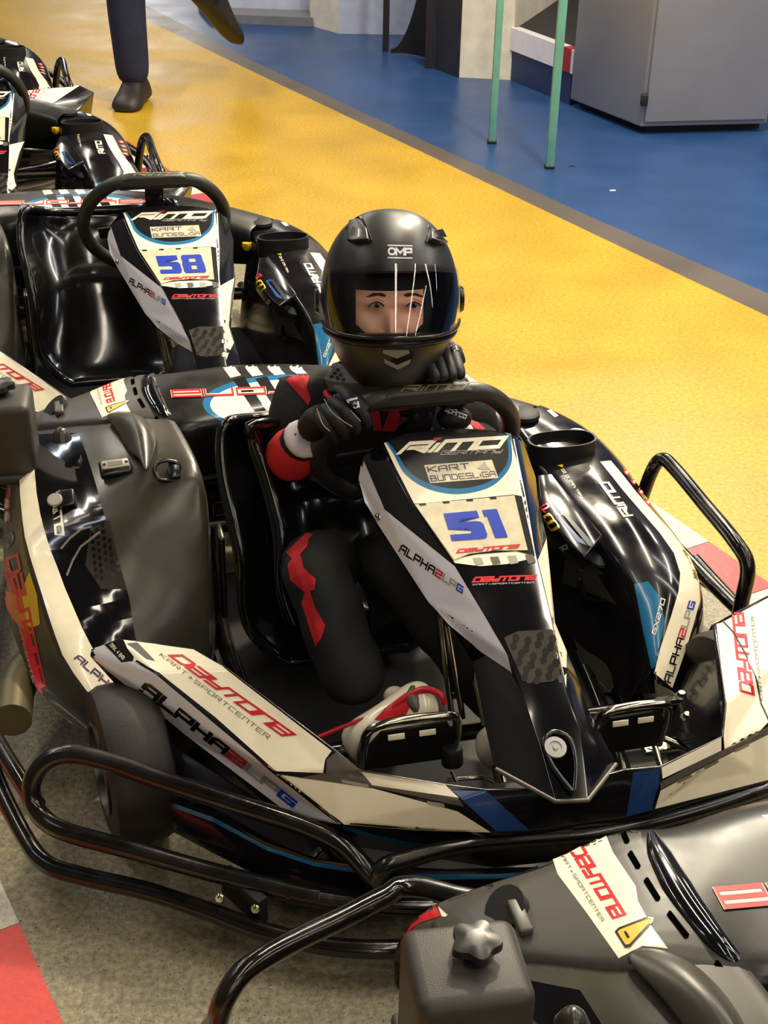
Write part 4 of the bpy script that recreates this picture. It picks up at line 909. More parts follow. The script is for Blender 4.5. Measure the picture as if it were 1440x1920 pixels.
def numbers(kk, txt, par):
    pan = [c for c in par.children if c.name.startswith('front_panel')][0]
    q = [(847, 1016), (953, 1009), (932, 956), (831, 965)] if txt == '51' else [(846, 1020), (966, 1012), (944, 955), (824, 965)]
    W = sum(NW[c] for c in txt) + .10; x = 0; polys = []
    for c in txt:
        polys += [[bil(q, (x + p[0]) / W, p[1]) for p in pg] for pg in NG[c]]; x += NW[c] + .10
    sticker('number', polys, panel, NUMBLUE, parent=pan, lift=.0055, label='blue start number ' + txt)
def copy_tree(o, parent=None):
    c = o.copy(); COL.objects.link(c)
    if parent: c.parent = parent
    for ch in [x for x in ALLOBJ if x.parent == o]: copy_tree(ch, c)
    return c
ALLOBJ = list(bpy.data.objects)
karts = {'51': K}
for kk in ('58', 'F', '3', '4'): karts[kk] = copy_tree(K)
KL = {'51': 'black and white kart number 51 with the helmeted driver sitting in it',
      '58': 'empty black kart number 58 standing right behind the driver',
      'F': 'nearest kart at the lower right corner showing its rear bodywork and square air box',
      '3': 'empty kart behind number 58, cut by the left edge of the photo',
      '4': 'farthest kart at the upper left corner, mostly cut off by the photo edge'}
# padded child insert nested in the seat of kart 51
ins_r = [A(478, 796, .52), A(476, 820, .495), A(490, 860, .46), A(514, 940, .40), A(529, 1010, .345), A(526, 1080, .28), A(536, 1130, .235), A(552, 1170, .20)]
irows = []
for i, p in enumerate(ins_r):
    q = Vector((p.x, 2 * (vc + .0) - p.y, p.z)); nv = Vector((-.7, 0, -.4)); f = i / (len(ins_r) - 1); dp = .05 * (1 - f) + .045
    irows.append([p + Vector((-.004, -.012, -.012)), p, p + Vector((0, .022, 0)) + nv * dp * .5, p.lerp(q, .25) + nv * dp, p.lerp(q, .5) + nv * dp, p.lerp(q, .75) + nv * dp, q + Vector((0, -.022, 0)) + nv * dp * .5, q, q + Vector((-.004, .012, -.012))])
ins = grid('seat_insert', irows, SEAT, K, sub=2, thick=.008, label='second smaller seat shell nested inside')
tube('seat_rim', [r_[1] for r_ in irows[::-1]] + [irows[0][4]] + [r_[7] for r_ in irows], .0105, SEAT, ins, 10, sm=4)
numbers('51', '51', karts['51']); numbers('58', '58', karts['58']); numbers('3', '52', karts['3'])
for kk, o in karts.items():
    o.location = POSE[kk]; o.rotation_euler = (0, 0, RZ)
    tag(o, KL[kk], 'kart', 'karts queued in the pit lane')

# ================================================================== BACKGROUND OF THE HALL
WALLC = mat('cream_wall_paint', (226, 220, 205), .6); WALLB = mat('pale_blue_wall_paint', (190, 198, 224), .5)
STEPM = mat('grey_step', (120, 120, 126), .5); DGREY = mat('dark_grey_panel', (52, 50, 52), .5, noise=(6, .2)); DPOST = mat('dark_brown_post', (46, 40, 42), .5)
TURQ = mat('turquoise_paint', (112, 176, 160), .4); NAVYP = mat('navy_paint', (34, 50, 92), .5); CAB = mat('grey_sheet_metal', (150, 148, 152), .36, metal=.3, noise=(3, .06))
BMAT = mat('black_mat', (34, 30, 32), .7); CEIL = mat('dark_ceiling', (34, 33, 34), .9)
def prism(name, pts, z0, z1, m, parent=None, bevel=0, label=None):
    n = len(pts); c = pts[0]
    vs = [Vector((p[0], p[1], z0)) for p in pts] + [Vector((p[0], p[1], z1)) for p in pts]
    fs = [tuple(range(n))[::-1], tuple(range(n, 2 * n))] + [(i, (i + 1) % n, n + (i + 1) % n, n + i) for i in range(n)]
    return mesh(name, vs, fs, m, parent, smooth=False, bevel=bevel, label=label)
g2 = lambda x, y: Vector(gl(x, y))
def kind(o): o['kind'] = 'structure'; return o
a, b, c = g2(583, 48), g2(634, 63), g2(800, 66)
kind(prism('wall_back', [a, b, b + Vector((.2, 3)), a + Vector((-.3, 3))], 0, 3.4, WALLC))
kind(prism('wall_back', [b, c, c + Vector((.3, 3)), b + Vector((.2, 3))], 0, 3.4, WALLB))
a, b = g2(860, 145), g2(957, 150)
kind(prism('wall_right', [a, b, b + Vector((.7, 1.9)), a + Vector((.3, 2.2))], 0, 3.4, WALLC))
d = g2(957, 150); e = g2(1067, 197)
kind(prism('wall_right', [b + Vector((.45, 1.25)), b + Vector((4.5, -1.0)), b + Vector((4.8, -.5)), b + Vector((.7, 1.9))], 0, 3.4, NAVYP))
# steps by the far wall
st1 = kind(prism('trim_3', [g2(372, 20), g2(392, 42), g2(585, 50), g2(596, 30)], 0, .05, STEPM))
kind(prism('trim_4', [g2(400, 22), g2(418, 30), g2(592, 36), g2(610, 0)], .05, .17, WALLB))
# raised platform with a striped edge
plat = kind(prism('trim_5', [d, e, e + Vector((2.0, 1.3)), d + Vector((.4, 1.2))], 0, .235, NAVYP))
kind(prism('trim_6', [d + Vector((.02, .02)), e + Vector((.02, .02)), e + Vector((1.9, 1.25)), d + Vector((.42, 1.15))], .235, .255, BMAT))
dv = (e - d); L_ = dv.length; dn = dv.normalized(); nn = Vector((dn.y, -dn.x))
edge = kind(empty('trim_7', (d.x, d.y, .15)))
for k, (s0, s1_) in enumerate(((-.01, .86), (.86, 1.0), (1.0, 1.03))):
    q = [dn * (s0 * L_) + nn * .012, dn * (s1_ * L_) + nn * .012, dn * (s1_ * L_) - nn * .04, dn * (s0 * L_) - nn * .04]
    slab('edge_strip', q, .0, .108, (WALLB, KR, WALLB)[k] if k else MATS['white_vinyl'], edge)
# sheet-metal cabinet
p1, p2, p3 = g2(1067, 200), g2(1199, 253), g2(1436, 247)
dep = (p1 - p2)
cab = empty('metal_cabinet', (p2.x, p2.y, 0)); tag(cab, 'tall grey sheet-metal cabinet standing on the blue floor', 'cabinet')
sh = lambda P: [p - p2 for p in P]
p4 = p3 + dep
prism('cabinet_plinth', sh([p1 + Vector((.05, .0)), p2 + Vector((.03, .06)), p3 + Vector((-.02, .05)), p4]), 0, .035, DARK, cab)
prism('cabinet_body', sh([p1, p2, p3, p4]), .035, 2.0, CAB, cab, bevel=.008)
dd = (p3 - p2).normalized(); nd = Vector((dd.y, -dd.x))
prism('cabinet_door', sh([p2 + dd * .012, p3 - dd * .012, p3 - dd * .012 + nd * .018, p2 + dd * .012 + nd * .018]), .06, 1.96, CAB, cab, bevel=.004)
for z in (.16, .75, 1.6): box('hinge', (nd.x * .02 - dd.x * .004, nd.y * .02 - dd.y * .004, z), (.03, .03, .05), DARK, cab, bevel=.004)
# posts
def post(name, px, py, wx, wy, h, m, label, cat, rz=0):
    p = g2(px, py); o = box(name, (0, 0, h / 2), (wx, wy, h), m, None, (0, 0, rz), .003); o.location = (p.x, p.y, 0); tag(o, label, cat); return o
pA = post('railing_post', 922, 268, .030, .030, 2.0, TURQ, 'left of the two turquoise square posts on the blue floor', 'post')
pB = post('railing_post', 1030, 315, .034, .034, 2.0, TURQ, 'right of the two turquoise square posts, nearer the cabinet', 'post')
for p_ in (pA, pB): box('foot_cap', (0, 0, .006), (.04, .04, .012), DARK, p_, bevel=.002); box('rail_bracket', (0, 0, 1.98), (.05, .05, .04), DARK, p_, bevel=.002)
post('door_post', 723, 95, .035, .04, 2.6, DPOST, 'thin dark brown post in front of the pale blue wall', 'post')
post('door_post', 805, 126, .05, .05, 2.6, DPOST, 'dark post at the left edge of the dark grey panel', 'post')
a, b = g2(815, 129), g2(860, 146); pn = prism('partition_panel', [Vector((0, 0)), b - a, b - a + Vector((.06, .25)), Vector((.02, .25))], 0, 2.6, DGREY, bevel=.004); pn.location = (a.x, a.y, 0)
tag(pn, 'dark grey upright panel against the cream wall', 'panel')
# hanging rubber curtain with a curved lower edge
f0, f1 = g2(800, 112), g2(732, 104)
vs = []; n = 10
for i in range(n + 1):
    t = i / n; p = f0.lerp(f1, t); h = .62 * (1 - t) ** 2.2 + .01
    for s_ in (0, .012): vs += [Vector((p.x - f0.x, p.y - f0.y + s_ + .05 * sin(t * 3), .01)), Vector((p.x - f0.x, p.y - f0.y + s_ + .05 * sin(t * 3), .02 + h))]
fs = []
for i in range(n):
    k = 4 * i; fs += [(k, k + 4, k + 5, k + 1), (k + 2, k + 3, k + 7, k + 6), (k + 1, k + 5, k + 7, k + 3), (k, k + 2, k + 6, k + 4)]
fl = mesh('rubber_flap', vs, fs, DARK, None, True); fl.location = (f0.x, f0.y, 0); tag(fl, 'black curved rubber flap on the floor beside the dark post', 'flap')
# bits of paper on the blue floor
for (x, y), lb in (((1148, 358), 'small white scrap of paper lying on the blue floor'), ((1072, 312), 'small dark scrap on the blue floor beside the right turquoise post')):
    p = g2(x, y); o = mesh('paper_scrap', [(-.012, -.006, .001), (.014, -.004, .001), (.01, .006, .003), (-.009, .005, .002)], [(0, 1, 2, 3)], WHITE2 if x > 1100 else DARK, None, False, solid=.001); o.location = (p.x, p.y, 0.0); tag(o, lb, 'scrap')
kind(prism('wall_left', [Vector(lane(-9, -3.5)), Vector(lane(9, -3.5)), Vector(lane(9, -3.7)), Vector(lane(-9, -3.7))], 0, 4.1, DGREY))
kind(prism('ceiling', [Vector(lane(-9, -3.7)), Vector(lane(9, -3.7)), Vector(lane(9, 9)), Vector(lane(-9, 9))], 4.1, 4.2, CEIL))

# ================================================================== SKINNED FIGURES
def skin_obj(name, verts, edges, rad, m, parent=None, levels=2, root=0, smooth=True, label=None):
    me = bpy.data.meshes.new(name); me.from_pydata([tuple(v) for v in verts], edges, [])
    o = bpy.data.objects.new(name, me); COL.objects.link(o); md = o.modifiers.new('k', 'SKIN'); md.use_smooth_shade = True
    for i, r_ in enumerate(rad):
        sv = me.skin_vertices[0].data[i]; sv.radius = r_ if isinstance(r_, tuple) else (r_, r_); sv.use_root = (i == root)
    sb_ = o.modifiers.new('s', 'SUBSURF'); sb_.levels = levels; sb_.render_levels = levels
    bake(o); o.data.materials.clear()
    for mm in (m if isinstance(m, (list, tuple)) else [m]): o.data.materials.append(mm)
    for p in o.data.polygons: p.use_smooth = True
    o.parent = parent
    if label: o['label'] = label
    return o
def W(px, py, z): return ground(px, py, z)

# ---- the walking person at the back
wp0 = ground(250, 198)
P = empty('person', (0, 0, 0)); B = Vector((wp0.x, wp0.y, 0))
def bp_(x, y, z): return B + Vector((x, y, z))
vs = [bp_(.13, .14, .92), bp_(.13, .12, 1.15), bp_(.13, .10, 1.38), bp_(.13, .09, 1.50),
      bp_(.03, .12, .88), bp_(-.01, .04, .50), bp_(0, .06, .07),
      bp_(.22, .16, .88), bp_(.30, .22, .50), bp_(.30, .66, .40),
      bp_(-.07, .10, 1.40), bp_(-.14, .16, 1.12), bp_(-.12, .02, .92), bp_(.33, .10, 1.40), bp_(.40, .02, 1.12), bp_(.38, -.10, .92)]
ed = [(0, 1), (1, 2), (2, 3), (0, 4), (4, 5), (5, 6), (0, 7), (7, 8), (8, 9), (2, 10), (10, 11), (11, 12), (2, 13), (13, 14), (14, 15)]
skin_obj('body', vs, ed, [.15, .14, .15, .06, .11, .098, .082, .10, .08, .075, .06, .048, .036, .06, .048, .036], NAVY, P)
skin_obj('head', [bp_(.13, .08, 1.52), bp_(.13, .06, 1.62), bp_(.13, .06, 1.70)], [(0, 1), (1, 2)], [.05, .085, .075], SKIN, P)
skin_obj('hair', [bp_(.13, .09, 1.66), bp_(.13, .085, 1.73)], [(0, 1)], [.088, .085], BROW, P)
def shoe(name, heel, toe, wdt, h, m, par, up=Vector((0, 0, 1))):
    d = toe - heel; Lh = d.length; d.normalize(); sd = up.cross(d).normalized(); u2 = d.cross(sd)
    vs, fs = [], []
    prof = [(0, .35, .55), (.08, .44, .85), (.25, .46, 1.0), (.45, .42, .9), (.62, .47, .62), (.8, .5, .5), (.93, .42, .4), (1, .22, .22)]
    for t, wv, hh in prof:
        c = heel + d * (Lh * t); hw = wdt * wv
        for (x, z) in ((-1, 0), (-1.02, .35), (-.7, .9), (0, 1), (.7, .9), (1.02, .35), (1, 0)): vs.append(c + sd * (x * hw) + u2 * (z * h * hh))
    n = 7
    for i in range(len(prof) - 1):
        for j in range(n): a = i * n + j; b = i * n + (j + 1) % n; fs.append((a, b, b + n, a + n))
    fs += [tuple(range(n)), tuple(range(len(vs) - n, len(vs)))]
    return mesh(name, vs, fs, m, par, True, sub=2)
shoe('shoe', bp_(.01, .16, .0), bp_(-.02, -.14, .0), .15, .15, SHOEM, P)
shoe('shoe', W(352, -14, .42), W(444, 86, .14), .19, .15, SHOEM, P, up=Vector((.5, .5, .5)))
tag(P, 'person in navy trousers walking on the yellow floor, only legs in view', 'person')
def rebase(root, base):
    root.location = base
    for o in bpy.data.objects:
        if o.parent == root or (o.parent and o.parent.parent == root):
            if o.parent == root or True:
                if o.type == 'MESH': o.data.transform(Matrix.Translation(-base))
rebase(P, B)

# ================================================================== THE DRIVER
D = empty('person'); kl_ = '51'
def T(px, py, z): return ground(px, py, z)
def kw(u, v, z):
    return POSE['51'] + Vector((u * sin(PSI) + v * cos(PSI), -u * cos(PSI) + v * sin(PSI), z))
hc_ = T(730, 562, .735)
hp, hy = radians(11), radians(5)
hf = Vector((sin(hy) * cos(hp), -cos(hy) * cos(hp), sin(hp))).normalized()
hl = Vector((0, 0, 1)).cross(hf).normalized(); hu = hf.cross(hl)
def H(x, y, z): return hc_ + hf * x + hl * y + hu * z
face_axes = (hf.copy(), hl.copy(), hu.copy())
hp2 = radians(24)
hf = Vector((sin(hy) * cos(hp2), -cos(hy) * cos(hp2), sin(hp2))).normalized(); hu = hf.cross(hl)
def HF(x, y, z): return hc_ + face_axes[0] * x + face_axes[1] * y + face_axes[2] * z
def hshell(th, ph, s=1.0):
    """th azimuth from the front, ph elevation"""
    cp = cos(ph); sp_ = sin(ph)
    e = .92
    cx = (abs(cos(th)) ** e) * (1 if cos(th) > 0 else -1); sy = (abs(sin(th)) ** e) * (1 if sin(th) > 0 else -1)
    ax = .150 if cos(th) > 0 else .165; rr = abs(cp) ** .86
    z = (.152 if sp_ > 0 else .165) * (abs(sp_) ** .95) * (1 if sp_ > 0 else -1)
    if sp_ > 0: z *= 1 + 0
    x = ax * cx * rr; y = .118 * sy * rr
    if sp_ < 0:
        f = min(1, -sp_ / .9); x += .012 * f * (1 if cos(th) > 0 else -.6); y *= 1 - .16 * f
        if cos(th) > .2: x += .010 * f * (cos(th))
    return H(x * s, y * s, z * s)
def inop(th, ph): return abs(th) < radians(58) and radians(-22) < ph < radians(12.5)
NT, NP = 72, 44
vs, fs, ids = [], [], {}
phs = [radians(-62 + (152) * i / NP) for i in range(NP + 1)]
for i, ph in enumerate(phs):
    for j in range(NT): ids[i, j] = len(vs); vs.append(hshell(-pi + 2 * pi * j / NT, ph))
for i in range(NP):
    for j in range(NT):
        th = -pi + 2 * pi * (j + .5) / NT; ph = (phs[i] + phs[i + 1]) / 2
        if not inop(th, ph): fs.append((ids[i, j], ids[i, (j + 1) % NT], ids[i + 1, (j + 1) % NT], ids[i + 1, j]))
helm = mesh('helmet', vs, fs, HELMET, D, True, solid=.012, label='matte black full-face helmet')
helm.data.set_sharp_from_angle(angle=radians(80))
# gloss chin section colour is the same shell; visor
vs, fs = [], []; n1, n2 = 44, 12
for i in range(n2 + 1):
    for j in range(n1 + 1):
        th = radians(-84 + 168 * j / n1); k = abs(th) / radians(84)
        lo_, hi_ = radians(-22 + 11 * k ** 2.5), radians(18 - 1.5 * k * k); ph = lo_ + (hi_ - lo_) * i / n2
        pa, pb = hshell(th, lo_, 1.05) + hf * (.016 * max(0, cos(th))), hshell(th, hi_, 1.03) - hf * (.002 * max(0, cos(th)))
        t = i / n2; vs.append(pa.lerp(pb, t) + (pa.lerp(pb, .5) - hc_).normalized() * (.016 * t * (1 - t)))
for i in range(n2):
    for j in range(n1): a = i * (n1 + 1) + j; fs.append((a, a + 1, a + n1 + 2, a + n1 + 1))
vis = mesh('visor', vs, fs, VISOR, helm, True, label='clear visor with light reflections')
low = [Vector(vs[j]) for j in range(n1 + 1)]
tube('visor_seal', low, .0032, HELMET2, helm, 8, sm=0)
tube('visor_seal', [hshell(radians(-88 + 176 * j / 30), radians(-26 + 11 * (abs(-88 + 176 * j / 30) / 88) ** 2.5), 1.02) for j in range(31)], .006, HELMET2, helm, 8, sm=0)
for s_ in (-1, 1): lathe('visor_pivot', [(0, .006), (.02, .006), (.024, 0)], HELMET2, helm, frame_mtx(hshell(s_ * radians(90), radians(0), 1.03), hl * s_), 24)
# brow padding visible through the visor
# head and face
def facep(a, b):
    x = .094 - 5.2 * a * a - 1.6 * (b - .005) ** 2
    x += .020 * math.exp(-(a / .0085) ** 2) * max(0, min(1, (.008 - b) / .034)) * (1 if b > -.036 else math.exp(-((b + .036) / .006) ** 2))
    x += .006 * math.exp(-((abs(a) - .014) / .006) ** 2 - ((b + .035) / .007) ** 2)
    x -= .007 * math.exp(-((abs(a) - .031) / .016) ** 2 - ((b + .001) / .011) ** 2)
    x += .004 * math.exp(-((b - .018) / .007) ** 2 - ((abs(a) - .03) / .022) ** 2)
    x += .005 * math.exp(-((abs(a) - .036) / .014) ** 2 - ((b + .03) / .014) ** 2)
    x += .005 * math.exp(-(a / .022) ** 2 - ((b + .061) / .007) ** 2)
    return HF(x, -a - .006, b - .006)
vs, fs, fm = [], [], []; na, nb = 110, 110
for i in range(nb + 1):
    for j in range(na + 1): vs.append(facep(-.072 + .144 * j / na, -.085 + .145 * i / nb))
for i in range(nb):
    for j in range(na):
        a = i * (na + 1) + j; fs.append((a, a + 1, a + na + 2, a + na + 1)); x, y = -.072 + .144 * (j + .5) / na, -.085 + .145 * (i + .5) / nb
        fm.append(0 if abs(x) < .056 - max(0, -.020 - y) * 1.2 and -.058 < y < .037 else 1)
face = mesh('head', vs, fs, [SKIN, CLOTH], D, True, fmats=None)
for i, p in enumerate(face.data.polygons): p.material_index = fm[i]
lathe('balaclava', [(0, .115), (.04, .108), (.07, .085), (.083, .045), (.086, 0), (.08, -.05), (.062, -.09), (.055, -.14), (.06, -.17)], CLOTH, D, frame_mtx(HF(-.015, 0, 0), face_axes[2], face_axes[0]), 28)
fb = caster(face)
def fsx(n, poly, m, lift): return sticker(n, poly, face, m, world=True, lift=lift)
for ex, s_ in ((706, -1), (775, 1)):
    fsx('eye', [(ex - 13, 573), (ex - 7, 569), (ex, 567.5), (ex + 7, 569), (ex + 13, 572.5), (ex + 6, 575.5), (ex - 1, 576.5), (ex - 8, 575.5)], EYEW, .0015)
    fsx('iris', ellipse(ex + 1, 572, 4.8, 4.4, 20), IRIS, .0022); fsx('pupil', ellipse(ex + 1, 572, 2.2, 2.2, 12), INK, .0028)
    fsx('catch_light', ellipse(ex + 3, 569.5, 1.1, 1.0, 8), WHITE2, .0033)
    lid = [cast(x, y, fb, lift=.002, world=True) for x, y in ((ex - 14, 573), (ex - 8, 568.5), (ex, 566), (ex + 8, 568), (ex + 14, 573))]
    if all(lid): tube('upper_eyelid', lid, .0011, BROW, face, 6, sm=4)
    lid = [cast(x, y, fb, lift=.001, world=True) for x, y in ((ex - 14, 564), (ex - 7, 561.5), (ex, 560.5), (ex + 8, 561.5), (ex + 14, 565))]
    if all(lid): tube('eyelid_fold', lid, .0012, SKIN, face, 6, sm=4)
fsx('eyebrow', [(686, 557), (700, 549), (716, 549), (724, 553), (722, 557), (708, 554), (694, 557)], BROW, .0015)
fsx('eyebrow', [(756, 553), (764, 549), (780, 549), (793, 555), (792, 558), (778, 554), (762, 557)], BROW, .0015)
# helmet trim: top vents, chin vent, marks
hb = caster(helm)
hst = lambda n, poly, m, lift=.001, **kw_: sticker(n, poly, helm, m, world=True, lift=lift, **kw_)
text('lettering', 'qmP', [(729, 479), (771, 480), (771, 465), (729, 464)], helm, WHITE2, lift=.0014, t=.27, gap=.22, world=True)
hst('logo_bar', [(727, 459), (773, 460), (773, 462.5), (727, 461.5)], WHITE2); hst('logo_bar', [(727, 482), (773, 483), (773, 485.5), (727, 484.5)], WHITE2)
def vent(pts, nm='vent_cowl'):
    base = [cast(x, y, hb, lift=-.003, world=True) for x, y, h in pts]; topv = [cast(x, y, hb, lift=h, world=True) for x, y, h in pts]
    base = [b_ for b_ in base if b_]; topv = [b_ for b_ in topv if b_]
    n = len(base); return mesh(nm, base + topv, [tuple(range(n))[::-1], tuple(range(n, 2 * n))] + [(i, (i + 1) % n, n + (i + 1) % n, n + i) for i in range(n)], HELMET, helm, True, bevel=.002)
vent([(652, 452, .004), (660, 420, .010), (672, 412, .004), (688, 430, .004), (695, 455, .012), (668, 457, .014)])
vent([(801, 455, .014), (806, 428, .004), (815, 424, .004), (830, 440, .010), (834, 458, .008), (818, 461, .014)])
hst('vent_slot', [(666, 432), (684, 438), (691, 452), (662, 448)], INK, .0155); hst('vent_slot', [(808, 440), (822, 436), (829, 450), (806, 452)], INK, .0165)
tube('shell_ridge', [cast(x, y, hb, lift=.0005, world=True) for x, y in ((650, 430), (672, 408), (684, 420), (696, 452))], .0022, HELMET2, helm, 6, sm=5)
tube('shell_ridge', [cast(x, y, hb, lift=.0005, world=True) for x, y in ((798, 455), (804, 424), (816, 420), (832, 440))], .0022, HELMET2, helm, 6, sm=5)
CHV = mat('silver_grey_plastic', (138, 134, 118), .4)
hst('chin_vent', [(716, 655), (742, 668), (770, 655), (776, 662), (772, 676), (742, 694), (722, 678), (712, 663)], INK, .0008)
hst('chevron', [(718, 656), (766, 656), (768, 662), (744, 672), (718, 662)], CHV, .0016); hst('chevron', [(720, 672), (744, 684), (770, 673), (768, 681), (746, 693), (722, 681)], CHV, .0016)
hst('reflector', [(601, 632), (609, 634), (632, 658), (617, 658), (605, 650)], WHITE2)
# neck collar: grey hex-printed pad with red piping, chin strap, tag
cl = T(612, 700, .60)
collar = lathe('collar', [(.088, -.005), (.105, .0), (.112, .02), (.098, .045), (.088, .048), (.085, .02)], mat('grey_collar', (96, 92, 88), .6), D, frame_mtx(HF(-.03, .0, -.165), (face_axes[2] - face_axes[0] * .15).normalized()), 36)
tube('red_piping', [HF(-.03, 0, -.165) + (hl * cos(a) * .110 + face_axes[0] * sin(a) * .110 - face_axes[2] * .006) for a in [2 * pi * i / 24 for i in range(24)]], .005, REDCLOTH, collar, 8, closed=True, sm=0)
cbv = caster(collar)
hxs = []
for r_ in range(4):
    for c in range(4):
        cx, cy = 596 + c * 11 + r_ * 5, 676 + r_ * 9 + c * 3; hxs.append([(cx + 4.4 * cos(radians(a)), cy + 3.6 * sin(radians(a))) for a in range(0, 360, 60)])
sticker('hex_print', hxs, collar, INK, world=True)
sp_pts = [cast(787, 655, hb, lift=.004, world=True), cast(800, 672, hb, lift=.005, world=True), cast(820, 700, hb, lift=.004, world=True)]
if all(sp_pts): tube('chin_strap', sp_pts, .010, CLOTH, helm, 8, flat=.35)

# ---- body: one continuous suit
sR, eR, wR = T(560, 760, .52), T(528, 880, .42), T(578, 812, .535)
sL, eL, wL = T(868, 752, .51), T(905, 830, .40), T(852, 818, .525)
kR, aR = T(588, 1050, .36), T(678, 1322, .155)
kL, aL = T(735, 1035, .35), kw(.13, .06, .15)
pel = kw(-.36, -.10, .17)
chest = kw(-.42, -.09, .40); neck = kw(-.37, -.07, .55)
hR, hL2 = kw(-.30, -.17, .17), kw(-.30, -.03, .17)
vs = [pel, kw(-.41, -.10, .29), chest, neck, sR, (sR + eR) / 2, eR, (eR + wR) / 2, wR, sL, eL, wL, hR, (hR + kR) / 2 + Vector((0, 0, .02)), kR, (kR + aR) / 2, aR, hL2, kL, aL]
ed = [(0, 1), (1, 2), (2, 3), (2, 4), (4, 5), (5, 6), (6, 7), (7, 8), (2, 9), (9, 10), (10, 11), (0, 12), (12, 13), (13, 14), (14, 15), (15, 16), (0, 17), (17, 18), (18, 19)]
rad = [.10, .105, .115, .06, .062, .054, .046, .04, .034, .06, .046, .032, .08, .072, .064, .055, .056, .08, .064, .05]
body = skin_obj('body', vs, ed, rad, CLOTH, D, label='black racing suit with red panels')
# cloth folds
tx = bpy.data.textures.new('folds', 'CLOUDS'); tx.noise_scale = .07; tx.noise_depth = 2
md = body.modifiers.new('d', 'DISPLACE'); md.texture = tx; md.strength = .022; md.mid_level = .5; bake(body)
for p in body.data.polygons: p.use_smooth = True
bst = lambda n, poly, m, lift=.002: sticker(n, poly, body, m, world=True, lift=lift, maxlen=6)
bst('red_panel', [(574, 1000), (588, 1003), (580, 1010), (576, 1025), (564, 1040), (570, 1065), (592, 1086), (590, 1105), (582, 1108), (592, 1140), (610, 1172), (604, 1195), (592, 1212), (590, 1170), (580, 1140), (566, 1130), (572, 1110), (545, 1088), (540, 1060), (548, 1048), (537, 1036)], REDCLOTH)
sl_v = [eR.lerp(wR, .12), eR.lerp(wR, .5), eR.lerp(wR, .8), wR]
skin_obj('sleeve_band', sl_v[:3], [(0, 1), (1, 2)], [.053, .050, .043], REDCLOTH, D, label='red forearm panel')
skin_obj('sleeve_band', [sl_v[1].lerp(sl_v[2], .7), sl_v[3]], [(0, 1)], [.046, .041], WHITECLOTH, D, label='white cuff band')
skin_obj('sleeve_band', [eL.lerp(wL, .45), eL.lerp(wL, .78)], [(0, 1)], [.041, .037], REDCLOTH, D, label='red forearm panel')
skin_obj('sleeve_band', [eL.lerp(wL, .80), wL], [(0, 1)], [.038, .036], WHITECLOTH, D, label='white cuff band')
# red shoulder patches and chest stripes
bst('shoulder_patch', [(536, 712), (570, 697), (580, 706), (575, 725), (583, 748), (578, 760), (560, 730), (545, 722)], REDCLOTH)
bst('chest_stripe', [(688, 762), (700, 760), (712, 775), (716, 806), (700, 808), (698, 785)], REDCLOTH)
bst('chest_stripe', [(732, 758), (764, 756), (752, 782), (744, 808), (716, 808), (726, 780)], REDCLOTH)
bst('lapel', [(765, 756), (786, 757), (774, 784), (766, 808), (744, 808), (753, 782)], MATS['grey_vinyl'])
# ---- gloves
def hand(name, wrist, palm, fingers, thumb, r, label):
    g = skin_obj(name, [wrist, wrist.lerp(palm, .5), palm], [(0, 1), (1, 2)], [.030, (.036, .030), (.036, .026)], GLOVE, D, label=label)
    for f in fingers: skin_obj('finger', f, [(i, i + 1) for i in range(len(f) - 1)], [r * 1.15, r * 1.05, r, r * .85][:len(f)], GLOVE, g)
    skin_obj('thumb', thumb, [(i, i + 1) for i in range(len(thumb) - 1)], [r * 1.2, r * 1.1, r * .95][:len(thumb)], GLOVE, g)
    return g
def rw(a):      # a point of the steering rim, in the world
    x, y = 1.08 * WR * cos(a), min(WR * sin(a), WR * .86); p = wp(x, y); return kw(p.x, p.y, p.z)
rim_a = T(668, 778, .575)
fw = Vector((-.02, -.025, .01))
fingers = [[T(632, 744, .615), T(660, 757, .618), T(684, 782, .598), T(688, 802, .575)],
           [T(618, 752, .61), T(643, 768, .617), T(664, 792, .596), T(668, 812, .572)],
           [T(606, 764, .60), T(626, 782, .607), T(644, 804, .585), T(648, 820, .563)],
           [T(597, 779, .592), T(611, 796, .594), T(624, 814, .573), T(628, 828, .553)]]
gR = hand('glove', wR, T(612, 773, .595), fingers, [T(628, 760, .60), T(650, 740, .60), T(684, 752, .575)], .0125, 'black glove gripping the steering wheel on the left')
tube('glove_strap', [T(634, 728, .617), T(650, 735, .630), T(664, 748, .630), T(684, 770, .612)], [.012, .014, .0165, .0145], GLOVE, gR, 12, sm=5, flat=.55)
_s1 = [x for x in bpy.data.objects if x.parent == gR and x.name.startswith('glove_strap')]
text('lettering', 'S', [(657, 768), (673, 764), (668, 745), (652, 749)], _s1 + [gR], WHITE2, parent=gR, lift=.001, t=.2, world=True)
for pth in (((608, 748), (620, 770), (637, 785), (660, 800)), ((594, 766), (605, 795), (618, 808)), ((626, 740), (650, 762), (676, 790))):
    tube('seam', [T(x, y, .628 - (x - 594) * .0001) if False else T(x, y, .618) for x, y in pth], .0009, YTRIM, gR, 5, sm=4)
gLp = T(846, 700, .625)
gL = hand('glove', T(848, 770, .575), gLp, [[T(806, 662, .655), T(800, 678, .668), T(812, 700, .66), T(822, 716, .65)],
    [T(822, 652, .65), T(815, 664, .668), T(826, 690, .665), T(834, 714, .65)],
    [T(838, 648, .645), T(832, 660, .665), T(843, 686, .662), T(850, 712, .648)],
    [T(856, 656, .64), T(852, 670, .655), T(860, 692, .652), T(866, 712, .64)]], [T(838, 740, .60), T(812, 728, .615), T(792, 722, .62)], .0115, 'black glove with white lettering holding the top of the wheel')
tube('glove_strap', [T(838, 640, .652), T(850, 652, .664), T(862, 664, .655), T(868, 680, .64)], [.009, .011, .011, .009], GLOVE, gL, 10, sm=5, flat=.5)
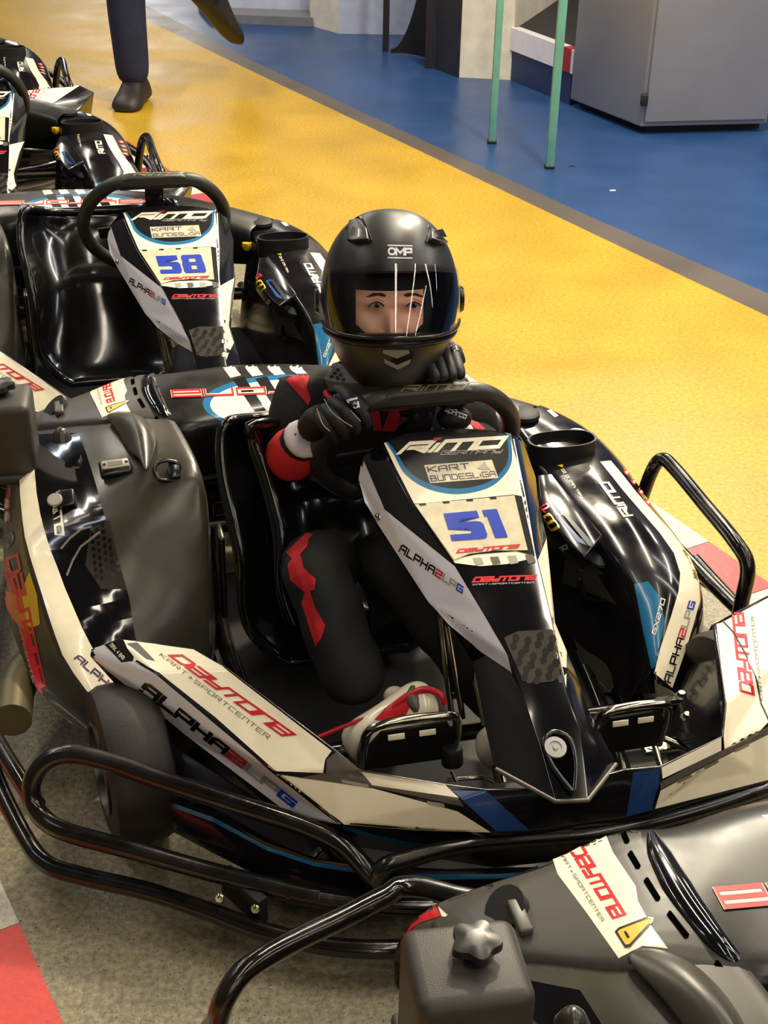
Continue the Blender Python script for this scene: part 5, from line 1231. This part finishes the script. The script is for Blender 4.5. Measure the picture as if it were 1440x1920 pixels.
_s2 = [x for x in bpy.data.objects if x.parent == gL and x.name.startswith('glove_strap')]
text('lettering', 'S', [(846, 662), (858, 656), (852, 644), (840, 650)], _s2 + [gL], WHITE2, parent=gL, lift=.001, t=.2, world=True)
cuff = skin_obj('glove_cuff', [T(850, 812, .532), T(853, 756, .58)], [(0, 1)], [.036, .037], GLOVE, D)
text('lettering', 'sparco', [(834, 772), (872, 786), (876, 776), (838, 762)], cuff, WHITE2, lift=.0015, t=.2, gap=.25, world=True)
# ---- shoe on the pedal
sh_ = shoe('shoe', T(672, 1405, .11), T(818, 1302, .235), .085, .075, MATS['cream_vinyl'], D, up=Vector((-.2, -.6, .75)))
sh_['label'] = 'cream and red sneaker on the pedal'
sbv = caster(sh_)
skin_obj('toe_cap', [T(778, 1322, .21), T(806, 1308, .235)], [(0, 1)], [.040, .037], MATS['grey_vinyl'], D)
tube('shoe_trim', [T(735, 1330, .215), T(762, 1308, .235), T(795, 1293, .25), T(826, 1303, .25), T(832, 1320, .235)], .006, MATS['red_vinyl'], D, 8, sm=5)
tube('shoe_trim', [T(652, 1425, .10), T(656, 1395, .125), T(668, 1372, .15), T(720, 1345, .20), T(755, 1335, .21)], .009, MATS['red_vinyl'], D, 8, sm=5)
sticker('shoe_panel', [(702, 1350), (722, 1328), (760, 1300), (795, 1290), (775, 1312), (762, 1340), (735, 1352)], sh_, MATS['red_vinyl'], world=True, lift=.002)
tube('shoelace', [T(592, 1384, .17), T(640, 1364, .185), T(690, 1345, .20)], .0035, MATS['red_vinyl'], D, 6, sm=4)
skin_obj('sock', [T(735, 1292, .185), T(742, 1315, .18)], [(0, 1)], [.024, .02], MATS['cream_vinyl'], D)
shoe('shoe', kw(.15, .03, .10), kw(.24, .12, .22), .085, .075, MATS['cream_vinyl'], D, up=Vector((0, -.5, .8)))
base = kw(-.36, -.10, 0)
def kids(o): return [x for x in bpy.data.objects if x.parent == o]
for o in kids(D):
    o.data.transform(Matrix.Translation(-base))
    for q in kids(o): q.data.transform(Matrix.Translation(-base))
D.location = base
tag(D, 'child driver in black helmet and black-red suit seated in kart 51, hand on the wheel', 'person')
